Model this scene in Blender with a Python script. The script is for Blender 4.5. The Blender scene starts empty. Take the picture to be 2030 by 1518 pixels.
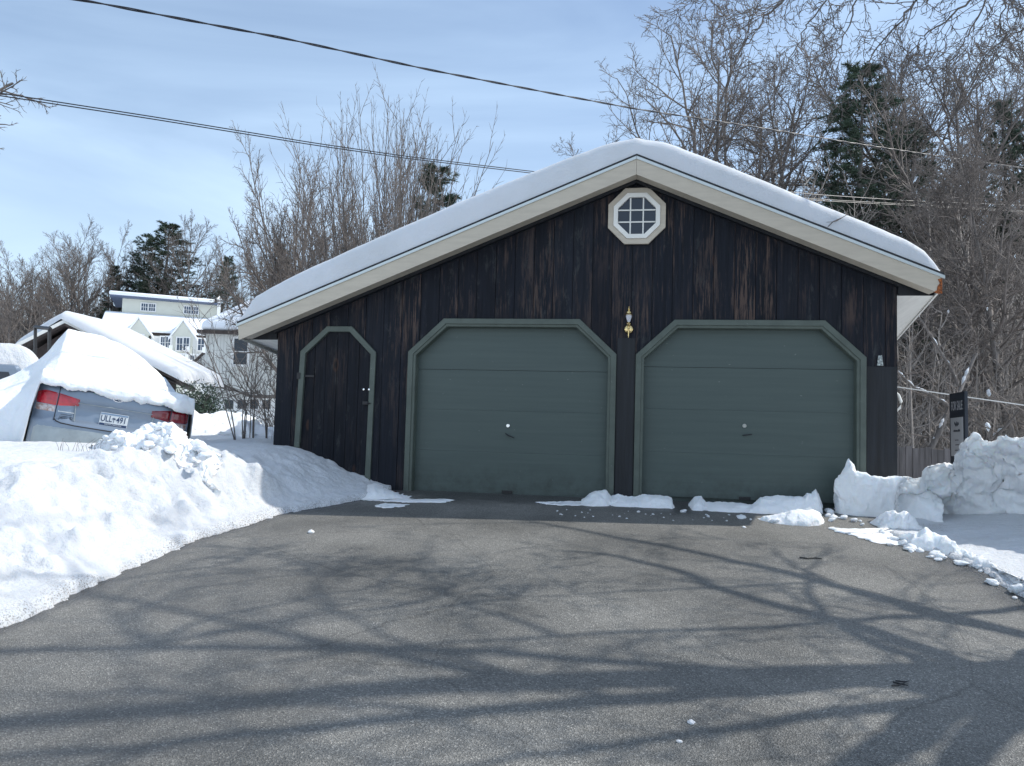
import bpy, math, random
import numpy as np
from mathutils import Vector, noise as mnoise
PI = math.pi
rad = math.radians
C = bpy.context.scene.collection

# ------------------------------------------------------------------ camera
PITCH, ROLL, YAW = rad(3.07), rad(1.60), rad(9.39)
FPX, Y0, CAMZ = 1500.0, 9.442, 0.883
Fw = Vector((0, math.cos(PITCH), math.sin(PITCH)))
R0 = Vector((1, 0, 0)); U0 = Vector((0, -math.sin(PITCH), math.cos(PITCH)))
Rt = math.cos(ROLL) * R0 + math.sin(ROLL) * U0
Up = -math.sin(ROLL) * R0 + math.cos(ROLL) * U0
CAM = Vector((0, 0, CAMZ))
cam_data = bpy.data.cameras.new("camera")
cam_data.sensor_width = 36; cam_data.lens = 36 * FPX / 2030
cam_data.clip_start = 0.05; cam_data.clip_end = 2000
cam = bpy.data.objects.new("camera", cam_data); C.objects.link(cam)
from mathutils import Matrix
m3 = Matrix((Rt, Up, -Fw)).transposed()
cam.matrix_world = Matrix.Translation(CAM) @ m3.to_4x4()
bpy.context.scene.camera = cam

# ------------------------------------------------------------------ light
SUN_AZ, SUN_EL = rad(77.7), rad(48.2)       # azimuth from +Y towards +X
sd = Vector((math.sin(SUN_AZ) * math.cos(SUN_EL), math.cos(SUN_AZ) * math.cos(SUN_EL), math.sin(SUN_EL)))
sl = bpy.data.lights.new("sun", 'SUN'); sl.energy = 3.3; sl.angle = rad(0.55); sl.color = (1.0, 0.965, 0.90)
sun = bpy.data.objects.new("sun", sl); C.objects.link(sun)
sun.rotation_euler = sd.to_track_quat('Z', 'Y').to_euler()
world = bpy.data.worlds.new("World"); bpy.context.scene.world = world
world.use_nodes = True
nt = world.node_tree; nt.nodes.clear()
def N(nt, t, **kw):
    n = nt.nodes.new(t)
    for k, v in kw.items():
        if k.startswith('i_'):
            n.inputs[k[2:].replace('_', ' ')].default_value = v
        else: setattr(n, k, v)
    return n
wo = N(nt, 'ShaderNodeOutputWorld'); bg = N(nt, 'ShaderNodeBackground'); bg.inputs[1].default_value = 0.12
sky = N(nt, 'ShaderNodeTexSky'); sky.sky_type = 'NISHITA'; sky.sun_disc = False
sky.sun_elevation = SUN_EL; sky.sun_rotation = SUN_AZ
sky.air_density = 1.0; sky.dust_density = 0.6; sky.ozone_density = 2.0
tc = N(nt, 'ShaderNodeTexCoord'); mp = N(nt, 'ShaderNodeMapping')
mp.inputs['Scale'].default_value = (1.0, 1.6, 4.5); mp.inputs['Rotation'].default_value = (0.1, 0.35, 0.3)
ns = N(nt, 'ShaderNodeTexNoise'); ns.inputs['Scale'].default_value = 1.1; ns.inputs['Detail'].default_value = 7
ns.inputs['Roughness'].default_value = 0.5; ns.inputs['Distortion'].default_value = 0.6
cr = N(nt, 'ShaderNodeValToRGB'); cr.color_ramp.elements[0].position = 0.34; cr.color_ramp.elements[0].color = (0.10, 0.10, 0.10, 1)
cr.color_ramp.elements[1].position = 0.66; cr.color_ramp.elements[1].color = (0.62, 0.62, 0.62, 1)
mx = N(nt, 'ShaderNodeMix', data_type='RGBA'); mx.inputs['B'].default_value = (5.2, 6.8, 8.6, 1)
L = nt.links.new
L(tc.outputs['Generated'], mp.inputs[0]); L(mp.outputs[0], ns.inputs['Vector']); L(ns.outputs['Fac'], cr.inputs[0])
L(cr.outputs[0], mx.inputs['Factor']); L(sky.outputs[0], mx.inputs['A'])
# unseen cloud brightness behind the camera, added as fill for surfaces facing it
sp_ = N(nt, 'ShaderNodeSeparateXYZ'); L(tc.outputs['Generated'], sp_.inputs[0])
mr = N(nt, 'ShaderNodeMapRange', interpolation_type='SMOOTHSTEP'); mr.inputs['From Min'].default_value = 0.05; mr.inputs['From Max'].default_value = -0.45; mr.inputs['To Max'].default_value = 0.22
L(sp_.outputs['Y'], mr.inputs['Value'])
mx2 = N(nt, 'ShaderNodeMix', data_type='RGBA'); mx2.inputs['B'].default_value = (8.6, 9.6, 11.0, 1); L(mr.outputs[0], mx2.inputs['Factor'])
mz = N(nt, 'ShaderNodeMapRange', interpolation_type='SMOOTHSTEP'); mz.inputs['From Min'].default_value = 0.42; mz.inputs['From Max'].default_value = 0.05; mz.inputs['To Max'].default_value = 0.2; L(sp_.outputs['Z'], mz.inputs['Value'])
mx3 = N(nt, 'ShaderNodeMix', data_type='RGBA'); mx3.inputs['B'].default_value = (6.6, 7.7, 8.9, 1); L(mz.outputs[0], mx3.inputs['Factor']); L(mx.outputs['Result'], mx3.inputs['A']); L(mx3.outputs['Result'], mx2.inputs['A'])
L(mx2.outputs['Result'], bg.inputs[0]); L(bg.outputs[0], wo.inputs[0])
sc = bpy.context.scene
sc.view_settings.view_transform = 'Standard'; sc.view_settings.look = 'None'
sc.view_settings.exposure = 0.42; sc.view_settings.gamma = 1.0
sc.cycles.max_bounces = 6; sc.cycles.diffuse_bounces = 3; sc.cycles.glossy_bounces = 3
sc.cycles.transmission_bounces = 4; sc.cycles.transparent_max_bounces = 6

# ------------------------------------------------------------------ helpers
def ray(x, y): return Fw + Rt * ((x - 1015) / FPX) - Up * ((y - 759) / FPX)
def at(x, y, Y):
    d = ray(x, y); return CAM + d * (Y / d.y)
UD = Vector((math.cos(YAW), -math.sin(YAW), 0)); VD = Vector((math.sin(YAW), math.cos(YAW), 0)); ORG = Vector((0, Y0, 0))
SLOPE = 0.0767
def ground_pt(x, y, dz=0.0):
    n = Vector((-SLOPE * VD.x, -SLOPE * VD.y, 1)); d = ray(x, y)
    t = ((ORG + Vector((0, 0, dz)) - CAM).dot(n)) / d.dot(n); return CAM + d * t
def tag(o, label=None, cat=None, group=None, kind=None):
    if label: o['label'] = label
    if cat: o['category'] = cat
    if group: o['group'] = group
    if kind: o['kind'] = kind
    return o
def empty(name, loc=(0, 0, 0), rot=(0, 0, 0), label=None, cat=None, group=None):
    o = bpy.data.objects.new(name, None); C.objects.link(o); o.location = loc; o.rotation_euler = rot
    o.empty_display_size = 0.2
    return tag(o, label, cat, group)
def mesh_np(name, V, F, mat, parent=None, smooth=False, mats=None, midx=None):
    """V (n,3) array, F list of arrays or single (m,k) array"""
    me = bpy.data.meshes.new(name)
    V = np.asarray(V, dtype=np.float32)
    if isinstance(F, np.ndarray): F = [F]
    F = [np.asarray(f, dtype=np.int32) for f in F if len(f)]
    loops = np.concatenate([f.ravel() for f in F]); tot = np.concatenate([np.full(len(f), f.shape[1], np.int32) for f in F])
    st = np.concatenate([[0], np.cumsum(tot)[:-1]]).astype(np.int32)
    me.vertices.add(len(V)); me.vertices.foreach_set('co', V.ravel())
    me.loops.add(len(loops)); me.loops.foreach_set('vertex_index', loops)
    me.polygons.add(len(tot)); me.polygons.foreach_set('loop_start', st); me.polygons.foreach_set('loop_total', tot)
    if smooth: me.polygons.foreach_set('use_smooth', np.ones(len(tot), bool))
    me.update(calc_edges=True)
    if mat: me.materials.append(mat)
    o = bpy.data.objects.new(name, me); C.objects.link(o)
    if parent: o.parent = parent
    return o
class MB:
    def __init__(s): s.V = []; s.F = []
    def add(s, V, F):
        b = len(s.V); s.V += [tuple(v) for v in V]; s.F += [tuple(i + b for i in f) for f in F]; return s
    def box(s, x0, x1, y0, y1, z0, z1):
        V = [(x, y, z) for z in (z0, z1) for y in (y0, y1) for x in (x0, x1)]
        return s.add(V, [(0, 2, 3, 1), (4, 5, 7, 6), (0, 1, 5, 4), (2, 6, 7, 3), (0, 4, 6, 2), (1, 3, 7, 5)])
    def prism(s, poly, y0, y1):
        """poly = [(x,z)] counter-clockwise seen from -y, extruded along y"""
        n = len(poly); V = [(x, y0, z) for x, z in poly] + [(x, y1, z) for x, z in poly]
        F = [tuple(range(n)), tuple(range(2 * n - 1, n - 1, -1))] + [(i, i + n, (i + 1) % n + n, (i + 1) % n) for i in range(n)]
        return s.add(V, F)
    def obox(s, c, ax, ay, az, hx, hy, hz):
        c = Vector(c); V = [c + ax * (hx * i) + ay * (hy * j) + az * (hz * k) for k in (-1, 1) for j in (-1, 1) for i in (-1, 1)]
        return s.add(V, [(0, 2, 3, 1), (4, 5, 7, 6), (0, 1, 5, 4), (2, 6, 7, 3), (0, 4, 6, 2), (1, 3, 7, 5)])
    def tube(s, pts, rs, k=8, cap=True):
        pts = [Vector(p) for p in pts]; n = len(pts)
        if not hasattr(rs, '__len__'): rs = [rs] * n
        V = []; F = []; ref = None
        for i, p in enumerate(pts):
            d = (pts[min(i + 1, n - 1)] - pts[max(i - 1, 0)]).normalized()
            if ref is None: ref = Vector((0, 0, 1)) if abs(d.z) < 0.9 else Vector((1, 0, 0))
            a = d.cross(ref).normalized(); b = d.cross(a); ref = b.cross(d) if False else ref
            for j in range(k):
                t = 2 * PI * j / k; V.append(p + (a * math.cos(t) + b * math.sin(t)) * rs[i])
        for i in range(n - 1):
            for j in range(k): F.append((i * k + j, i * k + (j + 1) % k, (i + 1) * k + (j + 1) % k, (i + 1) * k + j))
        if cap: F.append(tuple(range(k - 1, -1, -1))); F.append(tuple(range((n - 1) * k, n * k)))
        return s.add(V, F)
    def lathe(s, prof, c, k=20, axis='z'):
        V = []; F = []; n = len(prof)
        for r, h in prof:
            for j in range(k):
                t = 2 * PI * j / k; a, b = r * math.cos(t), r * math.sin(t)
                V.append((c[0] + a, c[1] + b, c[2] + h) if axis == 'z' else (c[0] + a, c[1] + h, c[2] + b))
        for i in range(n - 1):
            for j in range(k): F.append((i * k + j, i * k + (j + 1) % k, (i + 1) * k + (j + 1) % k, (i + 1) * k + j))
        F.append(tuple(range(k - 1, -1, -1))); F.append(tuple(range((n - 1) * k, n * k)))
        return s.add(V, F)
    def build(s, name, mat, parent=None, smooth=False, bevel=0, autos=False):
        me = bpy.data.meshes.new(name); me.from_pydata(s.V, [], s.F); me.update()
        import bmesh
        bm = bmesh.new(); bm.from_mesh(me); bmesh.ops.recalc_face_normals(bm, faces=bm.faces); bm.to_mesh(me); bm.free()
        if smooth: me.polygons.foreach_set('use_smooth', [True] * len(me.polygons))
        me.materials.append(mat)
        o = bpy.data.objects.new(name, me); C.objects.link(o)
        if parent: o.parent = parent
        if bevel:
            md = o.modifiers.new('bevel', 'BEVEL'); md.width = bevel; md.segments = 2; md.limit_method = 'ANGLE'
        if smooth and autos:
            me.set_sharp_from_angle(angle=rad(40))
        return o

# numpy lattice noise
_rs = np.random.RandomState(7); PERM = _rs.randint(0, 65536, 65536).astype(np.int64)
def _h(ix, iy, iz, seed):
    return PERM[(PERM[(PERM[(ix + seed * 131) & 65535] + iy) & 65535] + iz) & 65535] / 32767.5 - 1.0
def vn(x, y, z=0.0, seed=0):
    x = np.asarray(x, float); y = np.asarray(y, float); z = np.zeros_like(x) + z
    ix, iy, iz = np.floor(x).astype(np.int64), np.floor(y).astype(np.int64), np.floor(z).astype(np.int64)
    fx, fy, fz = x - ix, y - iy, z - iz
    fx = fx ** 3 * (fx * (fx * 6 - 15) + 10); fy = fy ** 3 * (fy * (fy * 6 - 15) + 10); fz = fz ** 3 * (fz * (fz * 6 - 15) + 10)
    def l(a, b, t): return a + (b - a) * t
    r = [l(l(_h(ix, iy, iz + k, seed), _h(ix + 1, iy, iz + k, seed), fx), l(_h(ix, iy + 1, iz + k, seed), _h(ix + 1, iy + 1, iz + k, seed), fx), fy) for k in (0, 1)]
    return l(r[0], r[1], fz)
def fbm(x, y, z=0.0, o=4, seed=0, g=0.5):
    a = 1.0; s = 0; t = 0
    for i in range(o):
        s = s + a * vn(x * 2 ** i + 17.3 * i, y * 2 ** i + 5.1 * i, z * 2 ** i, seed + i); t += a; a *= g
    return s / t
def ss(a, b, x):
    t = np.clip((x - a) / (b - a), 0, 1); return t * t * (3 - 2 * t)
def cells(x, y, seed=0):
    """worley F1 distance, for lumps of broken snow"""
    ix, iy = np.floor(x).astype(np.int64), np.floor(y).astype(np.int64); d = np.full(np.shape(x), 9.0)
    for a in (-1, 0, 1):
        for b in (-1, 0, 1):
            cx = ix + a; cy = iy + b
            px_ = cx + 0.5 + 0.45 * _h(cx, cy, 3, seed); py_ = cy + 0.5 + 0.45 * _h(cx, cy, 9, seed)
            d = np.minimum(d, np.hypot(x - px_, y - py_))
    return d

# ------------------------------------------------------------------ materials
def mat(name, base=(0.5, 0.5, 0.5), rough=0.6, metal=0.0, spec=0.5, var=0.0, vscale=8.0, bump=0.0, bscale=60.0, stretch=(1, 1, 1), coat=0.0, sss=0.0, col2=None, coords='Object', bdist=0.01, detail=5.0):
    m = bpy.data.materials.new(name); m.use_nodes = True; t = m.node_tree; p = t.nodes['Principled BSDF']
    p.inputs['Base Color'].default_value = (*base, 1); p.inputs['Roughness'].default_value = rough
    p.inputs['Metallic'].default_value = metal; p.inputs['Specular IOR Level'].default_value = spec
    p.inputs['Coat Weight'].default_value = coat
    if sss:
        p.inputs['Subsurface Weight'].default_value = sss; p.inputs['Subsurface Radius'].default_value = (0.03, 0.04, 0.05); p.inputs['Subsurface Scale'].default_value = 1.0
    tcn = N(t, 'ShaderNodeTexCoord'); mpn = N(t, 'ShaderNodeMapping'); mpn.inputs['Scale'].default_value = stretch
    t.links.new(tcn.outputs[coords], mpn.inputs[0])
    if var or col2:
        n = N(t, 'ShaderNodeTexNoise'); n.inputs['Scale'].default_value = vscale; n.inputs['Detail'].default_value = detail; n.inputs['Roughness'].default_value = 0.6
        t.links.new(mpn.outputs[0], n.inputs['Vector'])
        r = N(t, 'ShaderNodeValToRGB'); r.color_ramp.elements[0].position = 0.35; r.color_ramp.elements[1].position = 0.65
        c2 = col2 if col2 else tuple(min(1, c * (1 + var)) for c in base); c1 = base if col2 else tuple(c * (1 - var) for c in base)
        r.color_ramp.elements[0].color = (*c1, 1); r.color_ramp.elements[1].color = (*c2, 1)
        t.links.new(n.outputs['Fac'], r.inputs[0]); t.links.new(r.outputs[0], p.inputs['Base Color'])
    if bump:
        n2 = N(t, 'ShaderNodeTexNoise'); n2.inputs['Scale'].default_value = bscale; n2.inputs['Detail'].default_value = 6
        t.links.new(mpn.outputs[0], n2.inputs['Vector'])
        b = N(t, 'ShaderNodeBump'); b.inputs['Strength'].default_value = bump; b.inputs['Distance'].default_value = bdist
        t.links.new(n2.outputs['Fac'], b.inputs['Height']); t.links.new(b.outputs[0], p.inputs['Normal'])
    return m
def snow_mat(name, s1=14.0, s2=70.0, st=0.7, base=(0.62, 0.64, 0.67), sub=0.35):
    m = mat(name, base, rough=0.75, spec=0.25, sss=sub)
    m.node_tree.nodes['Principled BSDF'].inputs['Subsurface Radius'].default_value = (0.05, 0.065, 0.08)
    t = m.node_tree; p = t.nodes['Principled BSDF']
    tcn = N(t, 'ShaderNodeTexCoord')
    a = N(t, 'ShaderNodeTexNoise'); a.inputs['Scale'].default_value = s1; a.inputs['Detail'].default_value = 8; a.inputs['Roughness'].default_value = 0.62
    b = N(t, 'ShaderNodeTexNoise'); b.inputs['Scale'].default_value = s2; b.inputs['Detail'].default_value = 3
    t.links.new(tcn.outputs['Object'], a.inputs['Vector']); t.links.new(tcn.outputs['Object'], b.inputs['Vector'])
    b1 = N(t, 'ShaderNodeBump'); b1.inputs['Strength'].default_value = st; b1.inputs['Distance'].default_value = 0.03
    b2 = N(t, 'ShaderNodeBump'); b2.inputs['Strength'].default_value = 0.45; b2.inputs['Distance'].default_value = 0.008
    t.links.new(a.outputs['Fac'], b1.inputs['Height']); t.links.new(b.outputs['Fac'], b2.inputs['Height'])
    t.links.new(b1.outputs[0], b2.inputs['Normal']); t.links.new(b2.outputs[0], p.inputs['Normal'])
    # faint grime where the snow is old
    g = N(t, 'ShaderNodeTexNoise'); g.inputs['Scale'].default_value = 1.7; g.inputs['Detail'].default_value = 6
    t.links.new(tcn.outputs['Object'], g.inputs['Vector'])
    r = N(t, 'ShaderNodeValToRGB'); r.color_ramp.elements[0].position = 0.3; r.color_ramp.elements[1].position = 0.6
    r.color_ramp.elements[0].color = (base[0] * 0.93, base[1] * 0.93, base[2] * 0.92, 1); r.color_ramp.elements[1].color = (*base, 1)
    t.links.new(g.outputs['Fac'], r.inputs[0])
    ga = N(t, 'ShaderNodeAttribute', attribute_name='grit'); gn = N(t, 'ShaderNodeTexNoise'); gn.inputs['Scale'].default_value = 85; gn.inputs['Detail'].default_value = 4; gn.inputs['Roughness'].default_value = .7
    t.links.new(tcn.outputs['Object'], gn.inputs['Vector']); gr = N(t, 'ShaderNodeMapRange'); gr.inputs['From Min'].default_value = 0.50; gr.inputs['From Max'].default_value = 0.62; t.links.new(gn.outputs['Fac'], gr.inputs['Value'])
    gm = N(t, 'ShaderNodeMath', operation='MULTIPLY'); t.links.new(ga.outputs['Fac'], gm.inputs[0]); t.links.new(gr.outputs[0], gm.inputs[1])
    gx = N(t, 'ShaderNodeMix', data_type='RGBA'); gx.inputs['B'].default_value = (0.16, 0.145, 0.13, 1); t.links.new(gm.outputs[0], gx.inputs['Factor']); t.links.new(r.outputs[0], gx.inputs['A']); t.links.new(gx.outputs['Result'], p.inputs['Base Color'])
    return m
M = {}
M['snow'] = snow_mat('snow', 14.0, 70.0, 1.0); M['roof_snow'] = snow_mat('roof_snow', 9.0, 90.0, 0.25)
M['snow_far'] = mat('snow_far', (0.83, 0.86, 0.90), 0.8, bump=0.5, bscale=1.2, bdist=0.2)
M['bark'] = mat('bark', (0.14, 0.125, 0.115), 0.9, var=0.45, vscale=6, bump=0.6, bscale=30, bdist=0.02, stretch=(1, 1, 0.3))
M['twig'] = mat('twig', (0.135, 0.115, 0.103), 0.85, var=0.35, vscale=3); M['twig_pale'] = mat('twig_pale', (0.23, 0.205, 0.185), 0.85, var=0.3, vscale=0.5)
M['bark_grey'] = mat('bark_grey', (0.17, 0.155, 0.14), 0.9, var=0.4, vscale=5, bump=0.5, bscale=30, bdist=0.02)
M['needle'] = mat('needle', (0.048, 0.075, 0.048), 0.7, var=0.45, vscale=1.5)
M['cream'] = mat('cream_paint', (0.50, 0.445, 0.36), 0.55, var=0.06, vscale=3, bump=0.1, bscale=120, stretch=(1, 1, 6))
M['white_trim'] = mat('white_trim', (0.78, 0.77, 0.72), 0.5, var=0.05, vscale=4)
M['white_soffit'] = mat('white_soffit', (0.82, 0.81, 0.76), 0.6, var=0.06, vscale=2, bump=0.2, bscale=14, stretch=(8, 0.4, 8))
M['grey_trim'] = mat('grey_trim', (0.44, 0.44, 0.40), 0.6, var=0.1, vscale=3)
M['drip'] = mat('drip_metal', (0.55, 0.60, 0.60), 0.35, metal=0.3)
M['shingle'] = mat('shingle', (0.03, 0.032, 0.035), 0.9, var=0.3, vscale=20)
M['green'] = mat('green_door', (0.070, 0.094, 0.088), 0.5, spec=0.35, var=0.06, vscale=1.5, bump=0.25, bscale=9, bdist=0.004, stretch=(0.5, 1, 14), col2=(0.080, 0.106, 0.098))
M['green_trim'] = mat('green_trim', (0.088, 0.108, 0.092), 0.5, spec=0.4, var=0.12, vscale=5, bump=0.2, bscale=40, stretch=(1, 1, 1))
def door_grime(m):
    t = m.node_tree; p = t.nodes['Principled BSDF']; l = t.links.new; src = p.inputs['Base Color'].links[0].from_socket
    tcn = N(t, 'ShaderNodeTexCoord'); sep = N(t, 'ShaderNodeSeparateXYZ'); l(tcn.outputs['Object'], sep.inputs[0])
    n = N(t, 'ShaderNodeTexNoise'); n.inputs['Scale'].default_value = 7; n.inputs['Detail'].default_value = 9; n.inputs['Roughness'].default_value = .7; l(tcn.outputs['Object'], n.inputs['Vector'])
    h = N(t, 'ShaderNodeMapRange', interpolation_type='SMOOTHSTEP'); h.inputs['From Min'].default_value = .5; h.inputs['From Max'].default_value = 0.0; h.inputs['To Max'].default_value = .8; l(sep.outputs['Z'], h.inputs['Value'])
    r = N(t, 'ShaderNodeMapRange'); r.inputs['From Min'].default_value = .42; r.inputs['From Max'].default_value = .68; l(n.outputs['Fac'], r.inputs['Value'])
    k = N(t, 'ShaderNodeMath', operation='MULTIPLY'); l(h.outputs[0], k.inputs[0]); l(r.outputs[0], k.inputs[1])
    mx = N(t, 'ShaderNodeMix', data_type='RGBA'); mx.inputs['B'].default_value = (.045, .055, .05, 1); l(k.outputs[0], mx.inputs['Factor']); l(src, mx.inputs['A'])
    # a few pale scuffs
    mp = N(t, 'ShaderNodeMapping'); mp.inputs['Scale'].default_value = (1, 1, 2.5); l(tcn.outputs['Object'], mp.inputs[0])
    v = N(t, 'ShaderNodeTexNoise'); v.inputs['Scale'].default_value = 14; v.inputs['Detail'].default_value = 3; l(mp.outputs[0], v.inputs['Vector'])
    q = N(t, 'ShaderNodeMapRange'); q.inputs['From Min'].default_value = .745; q.inputs['From Max'].default_value = .77; q.inputs['To Max'].default_value = .6; l(v.outputs['Fac'], q.inputs['Value'])
    m2 = N(t, 'ShaderNodeMix', data_type='RGBA'); m2.inputs['B'].default_value = (.25, .28, .26, 1); l(q.outputs[0], m2.inputs['Factor']); l(mx.outputs['Result'], m2.inputs['A']); l(m2.outputs['Result'], p.inputs['Base Color'])
door_grime(M['green']); door_grime(M['green_trim'])
M['glass'] = mat('window_glass', (0.012, 0.02, 0.035), 0.04, spec=0.6)
M['brass'] = mat('brass', (0.75, 0.58, 0.28), 0.22, metal=1.0, var=0.15, vscale=30)
M['lampglass'] = mat('lamp_glass', (0.62, 0.62, 0.66), 0.12, spec=0.8)
M['black_iron'] = mat('black_iron', (0.015, 0.015, 0.017), 0.5)
M['chrome'] = mat('chrome', (0.8, 0.82, 0.84), 0.15, metal=1.0)
M['rust'] = mat('rotten_wood', (0.42, 0.13, 0.035), 0.95, col2=(0.12, 0.04, 0.02), vscale=40, bump=0.8, bscale=60)
M['oldwhite'] = mat('chipped_white', (0.55, 0.60, 0.58), 0.7, col2=(0.08, 0.09, 0.09), vscale=45)

def wood_mat(name, dark=1.0, reds=1.0):
    m = bpy.data.materials.new(name); m.use_nodes = True; t = m.node_tree; p = t.nodes['Principled BSDF']; l = t.links.new
    tcn = N(t, 'ShaderNodeTexCoord'); sep = N(t, 'ShaderNodeSeparateXYZ'); l(tcn.outputs['Object'], sep.inputs[0])
    # board index
    dv = N(t, 'ShaderNodeMath', operation='DIVIDE'); dv.inputs[1].default_value = BW; l(sep.outputs['X'], dv.inputs[0])
    fl = N(t, 'ShaderNodeMath', operation='FLOOR'); l(dv.outputs[0], fl.inputs[0])
    wn = N(t, 'ShaderNodeTexWhiteNoise', noise_dimensions='1D'); l(fl.outputs[0], wn.inputs['W'])
    ofs = N(t, 'ShaderNodeMath', operation='MULTIPLY'); ofs.inputs[1].default_value = 37.0; l(wn.outputs['Value'], ofs.inputs[0])
    cmb = N(t, 'ShaderNodeCombineXYZ'); l(sep.outputs['X'], cmb.inputs['X']); l(ofs.outputs[0], cmb.inputs['Y']); l(sep.outputs['Z'], cmb.inputs['Z'])
    def nz(scale, detail, sx, sz, rough=0.6, dist=0.0):
        mpn = N(t, 'ShaderNodeMapping'); mpn.inputs['Scale'].default_value = (sx, 1, sz); l(cmb.outputs[0], mpn.inputs[0])
        n = N(t, 'ShaderNodeTexNoise'); n.inputs['Scale'].default_value = scale; n.inputs['Detail'].default_value = detail
        n.inputs['Roughness'].default_value = rough; n.inputs['Distortion'].default_value = dist; l(mpn.outputs[0], n.inputs['Vector']); return n
    def ramp(src, stops):
        r = N(t, 'ShaderNodeValToRGB'); e = r.color_ramp.elements
        e[0].position, e[0].color = stops[0][0], (*stops[0][1], 1); e[1].position, e[1].color = stops[1][0], (*stops[1][1], 1)
        for q, c in stops[2:]:
            x = e.new(q); x.color = (*c, 1)
        l(src, r.inputs[0]); return r
    grain = nz(30, 8, 1.0, 0.035, 0.65, 0.6)
    k = dark
    g = ramp(grain.outputs['Fac'], [(0.3, (0.002 * k, 0.0035 * k, 0.007 * k)), (0.72, (0.013 * k, 0.016 * k, 0.024 * k))])
    # board tint
    bt = ramp(wn.outputs['Value'], [(0.0, (0.55, 0.6, 0.75)), (1.0, (1.25, 1.2, 1.2)), (0.6, (0.8, 0.85, 0.95))])
    mul = N(t, 'ShaderNodeMix', data_type='RGBA', blend_type='MULTIPLY'); mul.inputs['Factor'].default_value = 1
    l(g.outputs[0], mul.inputs['A']); l(bt.outputs[0], mul.inputs['B'])
    # weathered reddish streaks showing bare wood
    wear = nz(1.7, 8, 1.9, 0.42, 0.72, 0.5); fine = nz(45, 5, 1.0, 0.05, 0.7)
    wm = N(t, 'ShaderNodeMath', operation='MULTIPLY'); l(wear.outputs['Fac'], wm.inputs[0]); l(fine.outputs['Fac'], wm.inputs[1])
    wr = ramp(wm.outputs[0], [(0.25, (0, 0, 0)), (0.335, (1, 1, 1))])
    # the boards are most weathered in a band above the doors, least under the eaves and near the ground
    zb = N(t, 'ShaderNodeMapRange', interpolation_type='SMOOTHSTEP'); zb.inputs['From Min'].default_value = 0.9; zb.inputs['From Max'].default_value = 2.1; zb.inputs['To Min'].default_value = 0.35; l(sep.outputs['Z'], zb.inputs['Value'])
    bw_ = N(t, 'ShaderNodeMapRange'); bw_.inputs['From Min'].default_value = 0.0; bw_.inputs['From Max'].default_value = 1.0; bw_.inputs['To Min'].default_value = 0.25; bw_.inputs['To Max'].default_value = 1.25
    wn2 = N(t, 'ShaderNodeTexWhiteNoise', noise_dimensions='1D'); l(ofs.outputs[0], wn2.inputs['W']); l(wn2.outputs['Value'], bw_.inputs['Value'])
    ws1 = N(t, 'ShaderNodeMath', operation='MULTIPLY'); l(wr.outputs[0], ws1.inputs[0]); l(bw_.outputs[0], ws1.inputs[1])
    ws0 = N(t, 'ShaderNodeMath', operation='MULTIPLY'); l(ws1.outputs[0], ws0.inputs[0]); l(zb.outputs[0], ws0.inputs[1])
    pn_ = nz(0.9, 4, 1.0, 0.8, 0.6, 0.4); pr_ = N(t, 'ShaderNodeMapRange', interpolation_type='SMOOTHSTEP'); pr_.inputs['From Min'].default_value = 0.36; pr_.inputs['From Max'].default_value = 0.60; pr_.inputs['To Min'].default_value = 0.12; pr_.inputs['To Max'].default_value = 1.2; l(pn_.outputs['Fac'], pr_.inputs['Value'])
    ws3 = N(t, 'ShaderNodeMath', operation='MULTIPLY'); l(ws0.outputs[0], ws3.inputs[0]); l(pr_.outputs[0], ws3.inputs[1])
    ws = N(t, 'ShaderNodeMath', operation='MULTIPLY'); ws.inputs[1].default_value = 0.85 * reds; l(ws3.outputs[0], ws.inputs[0])
    mx1 = N(t, 'ShaderNodeMix', data_type='RGBA'); mx1.inputs['B'].default_value = (0.088, 0.060, 0.050, 1)
    l(ws.outputs[0], mx1.inputs['Factor']); l(mul.outputs['Result'], mx1.inputs['A'])
    # pale mildew flecks
    fl2 = nz(9, 9, 1.0, 0.28, 0.75, 0.4)
    fr = ramp(fl2.outputs['Fac'], [(0.56, (0, 0, 0)), (0.72, (0.6, 0.6, 0.6))])
    mx2 = N(t, 'ShaderNodeMix', data_type='RGBA'); mx2.inputs['B'].default_value = (0.075, 0.08, 0.078, 1)
    l(fr.outputs[0], mx2.inputs['Factor']); l(mx1.outputs['Result'], mx2.inputs['A'])
    # knots
    mpk = N(t, 'ShaderNodeMapping'); mpk.inputs['Scale'].default_value = (2.6, 1, 1.15); l(cmb.outputs[0], mpk.inputs[0])
    vo = N(t, 'ShaderNodeTexVoronoi', voronoi_dimensions='3D'); vo.inputs['Scale'].default_value = 1.0; l(mpk.outputs[0], vo.inputs['Vector'])
    kr = ramp(vo.outputs['Distance'], [(0.0, (0.9, 0.9, 0.9)), (0.12, (0, 0, 0)), (0.07, (0.6, 0.6, 0.6))])
    kn = ramp(vo.outputs['Distance'], [(0.0, (0.004, 0.004, 0.005)), (0.10, (0.11, 0.055, 0.034)), (0.045, (0.008, 0.007, 0.007))])
    mx3 = N(t, 'ShaderNodeMix', data_type='RGBA'); l(kr.outputs[0], mx3.inputs['Factor']); l(mx2.outputs['Result'], mx3.inputs['A']); l(kn.outputs[0], mx3.inputs['B'])
    l(mx3.outputs['Result'], p.inputs['Base Color'])
    p.inputs['Roughness'].default_value = 0.68; p.inputs['Specular IOR Level'].default_value = 0.25
    bp = N(t, 'ShaderNodeBump'); bp.inputs['Strength'].default_value = 0.5; bp.inputs['Distance'].default_value = 0.006
    l(grain.outputs['Fac'], bp.inputs['Height']); l(bp.outputs[0], p.inputs['Normal'])
    return m
BW = 0.243
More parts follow.
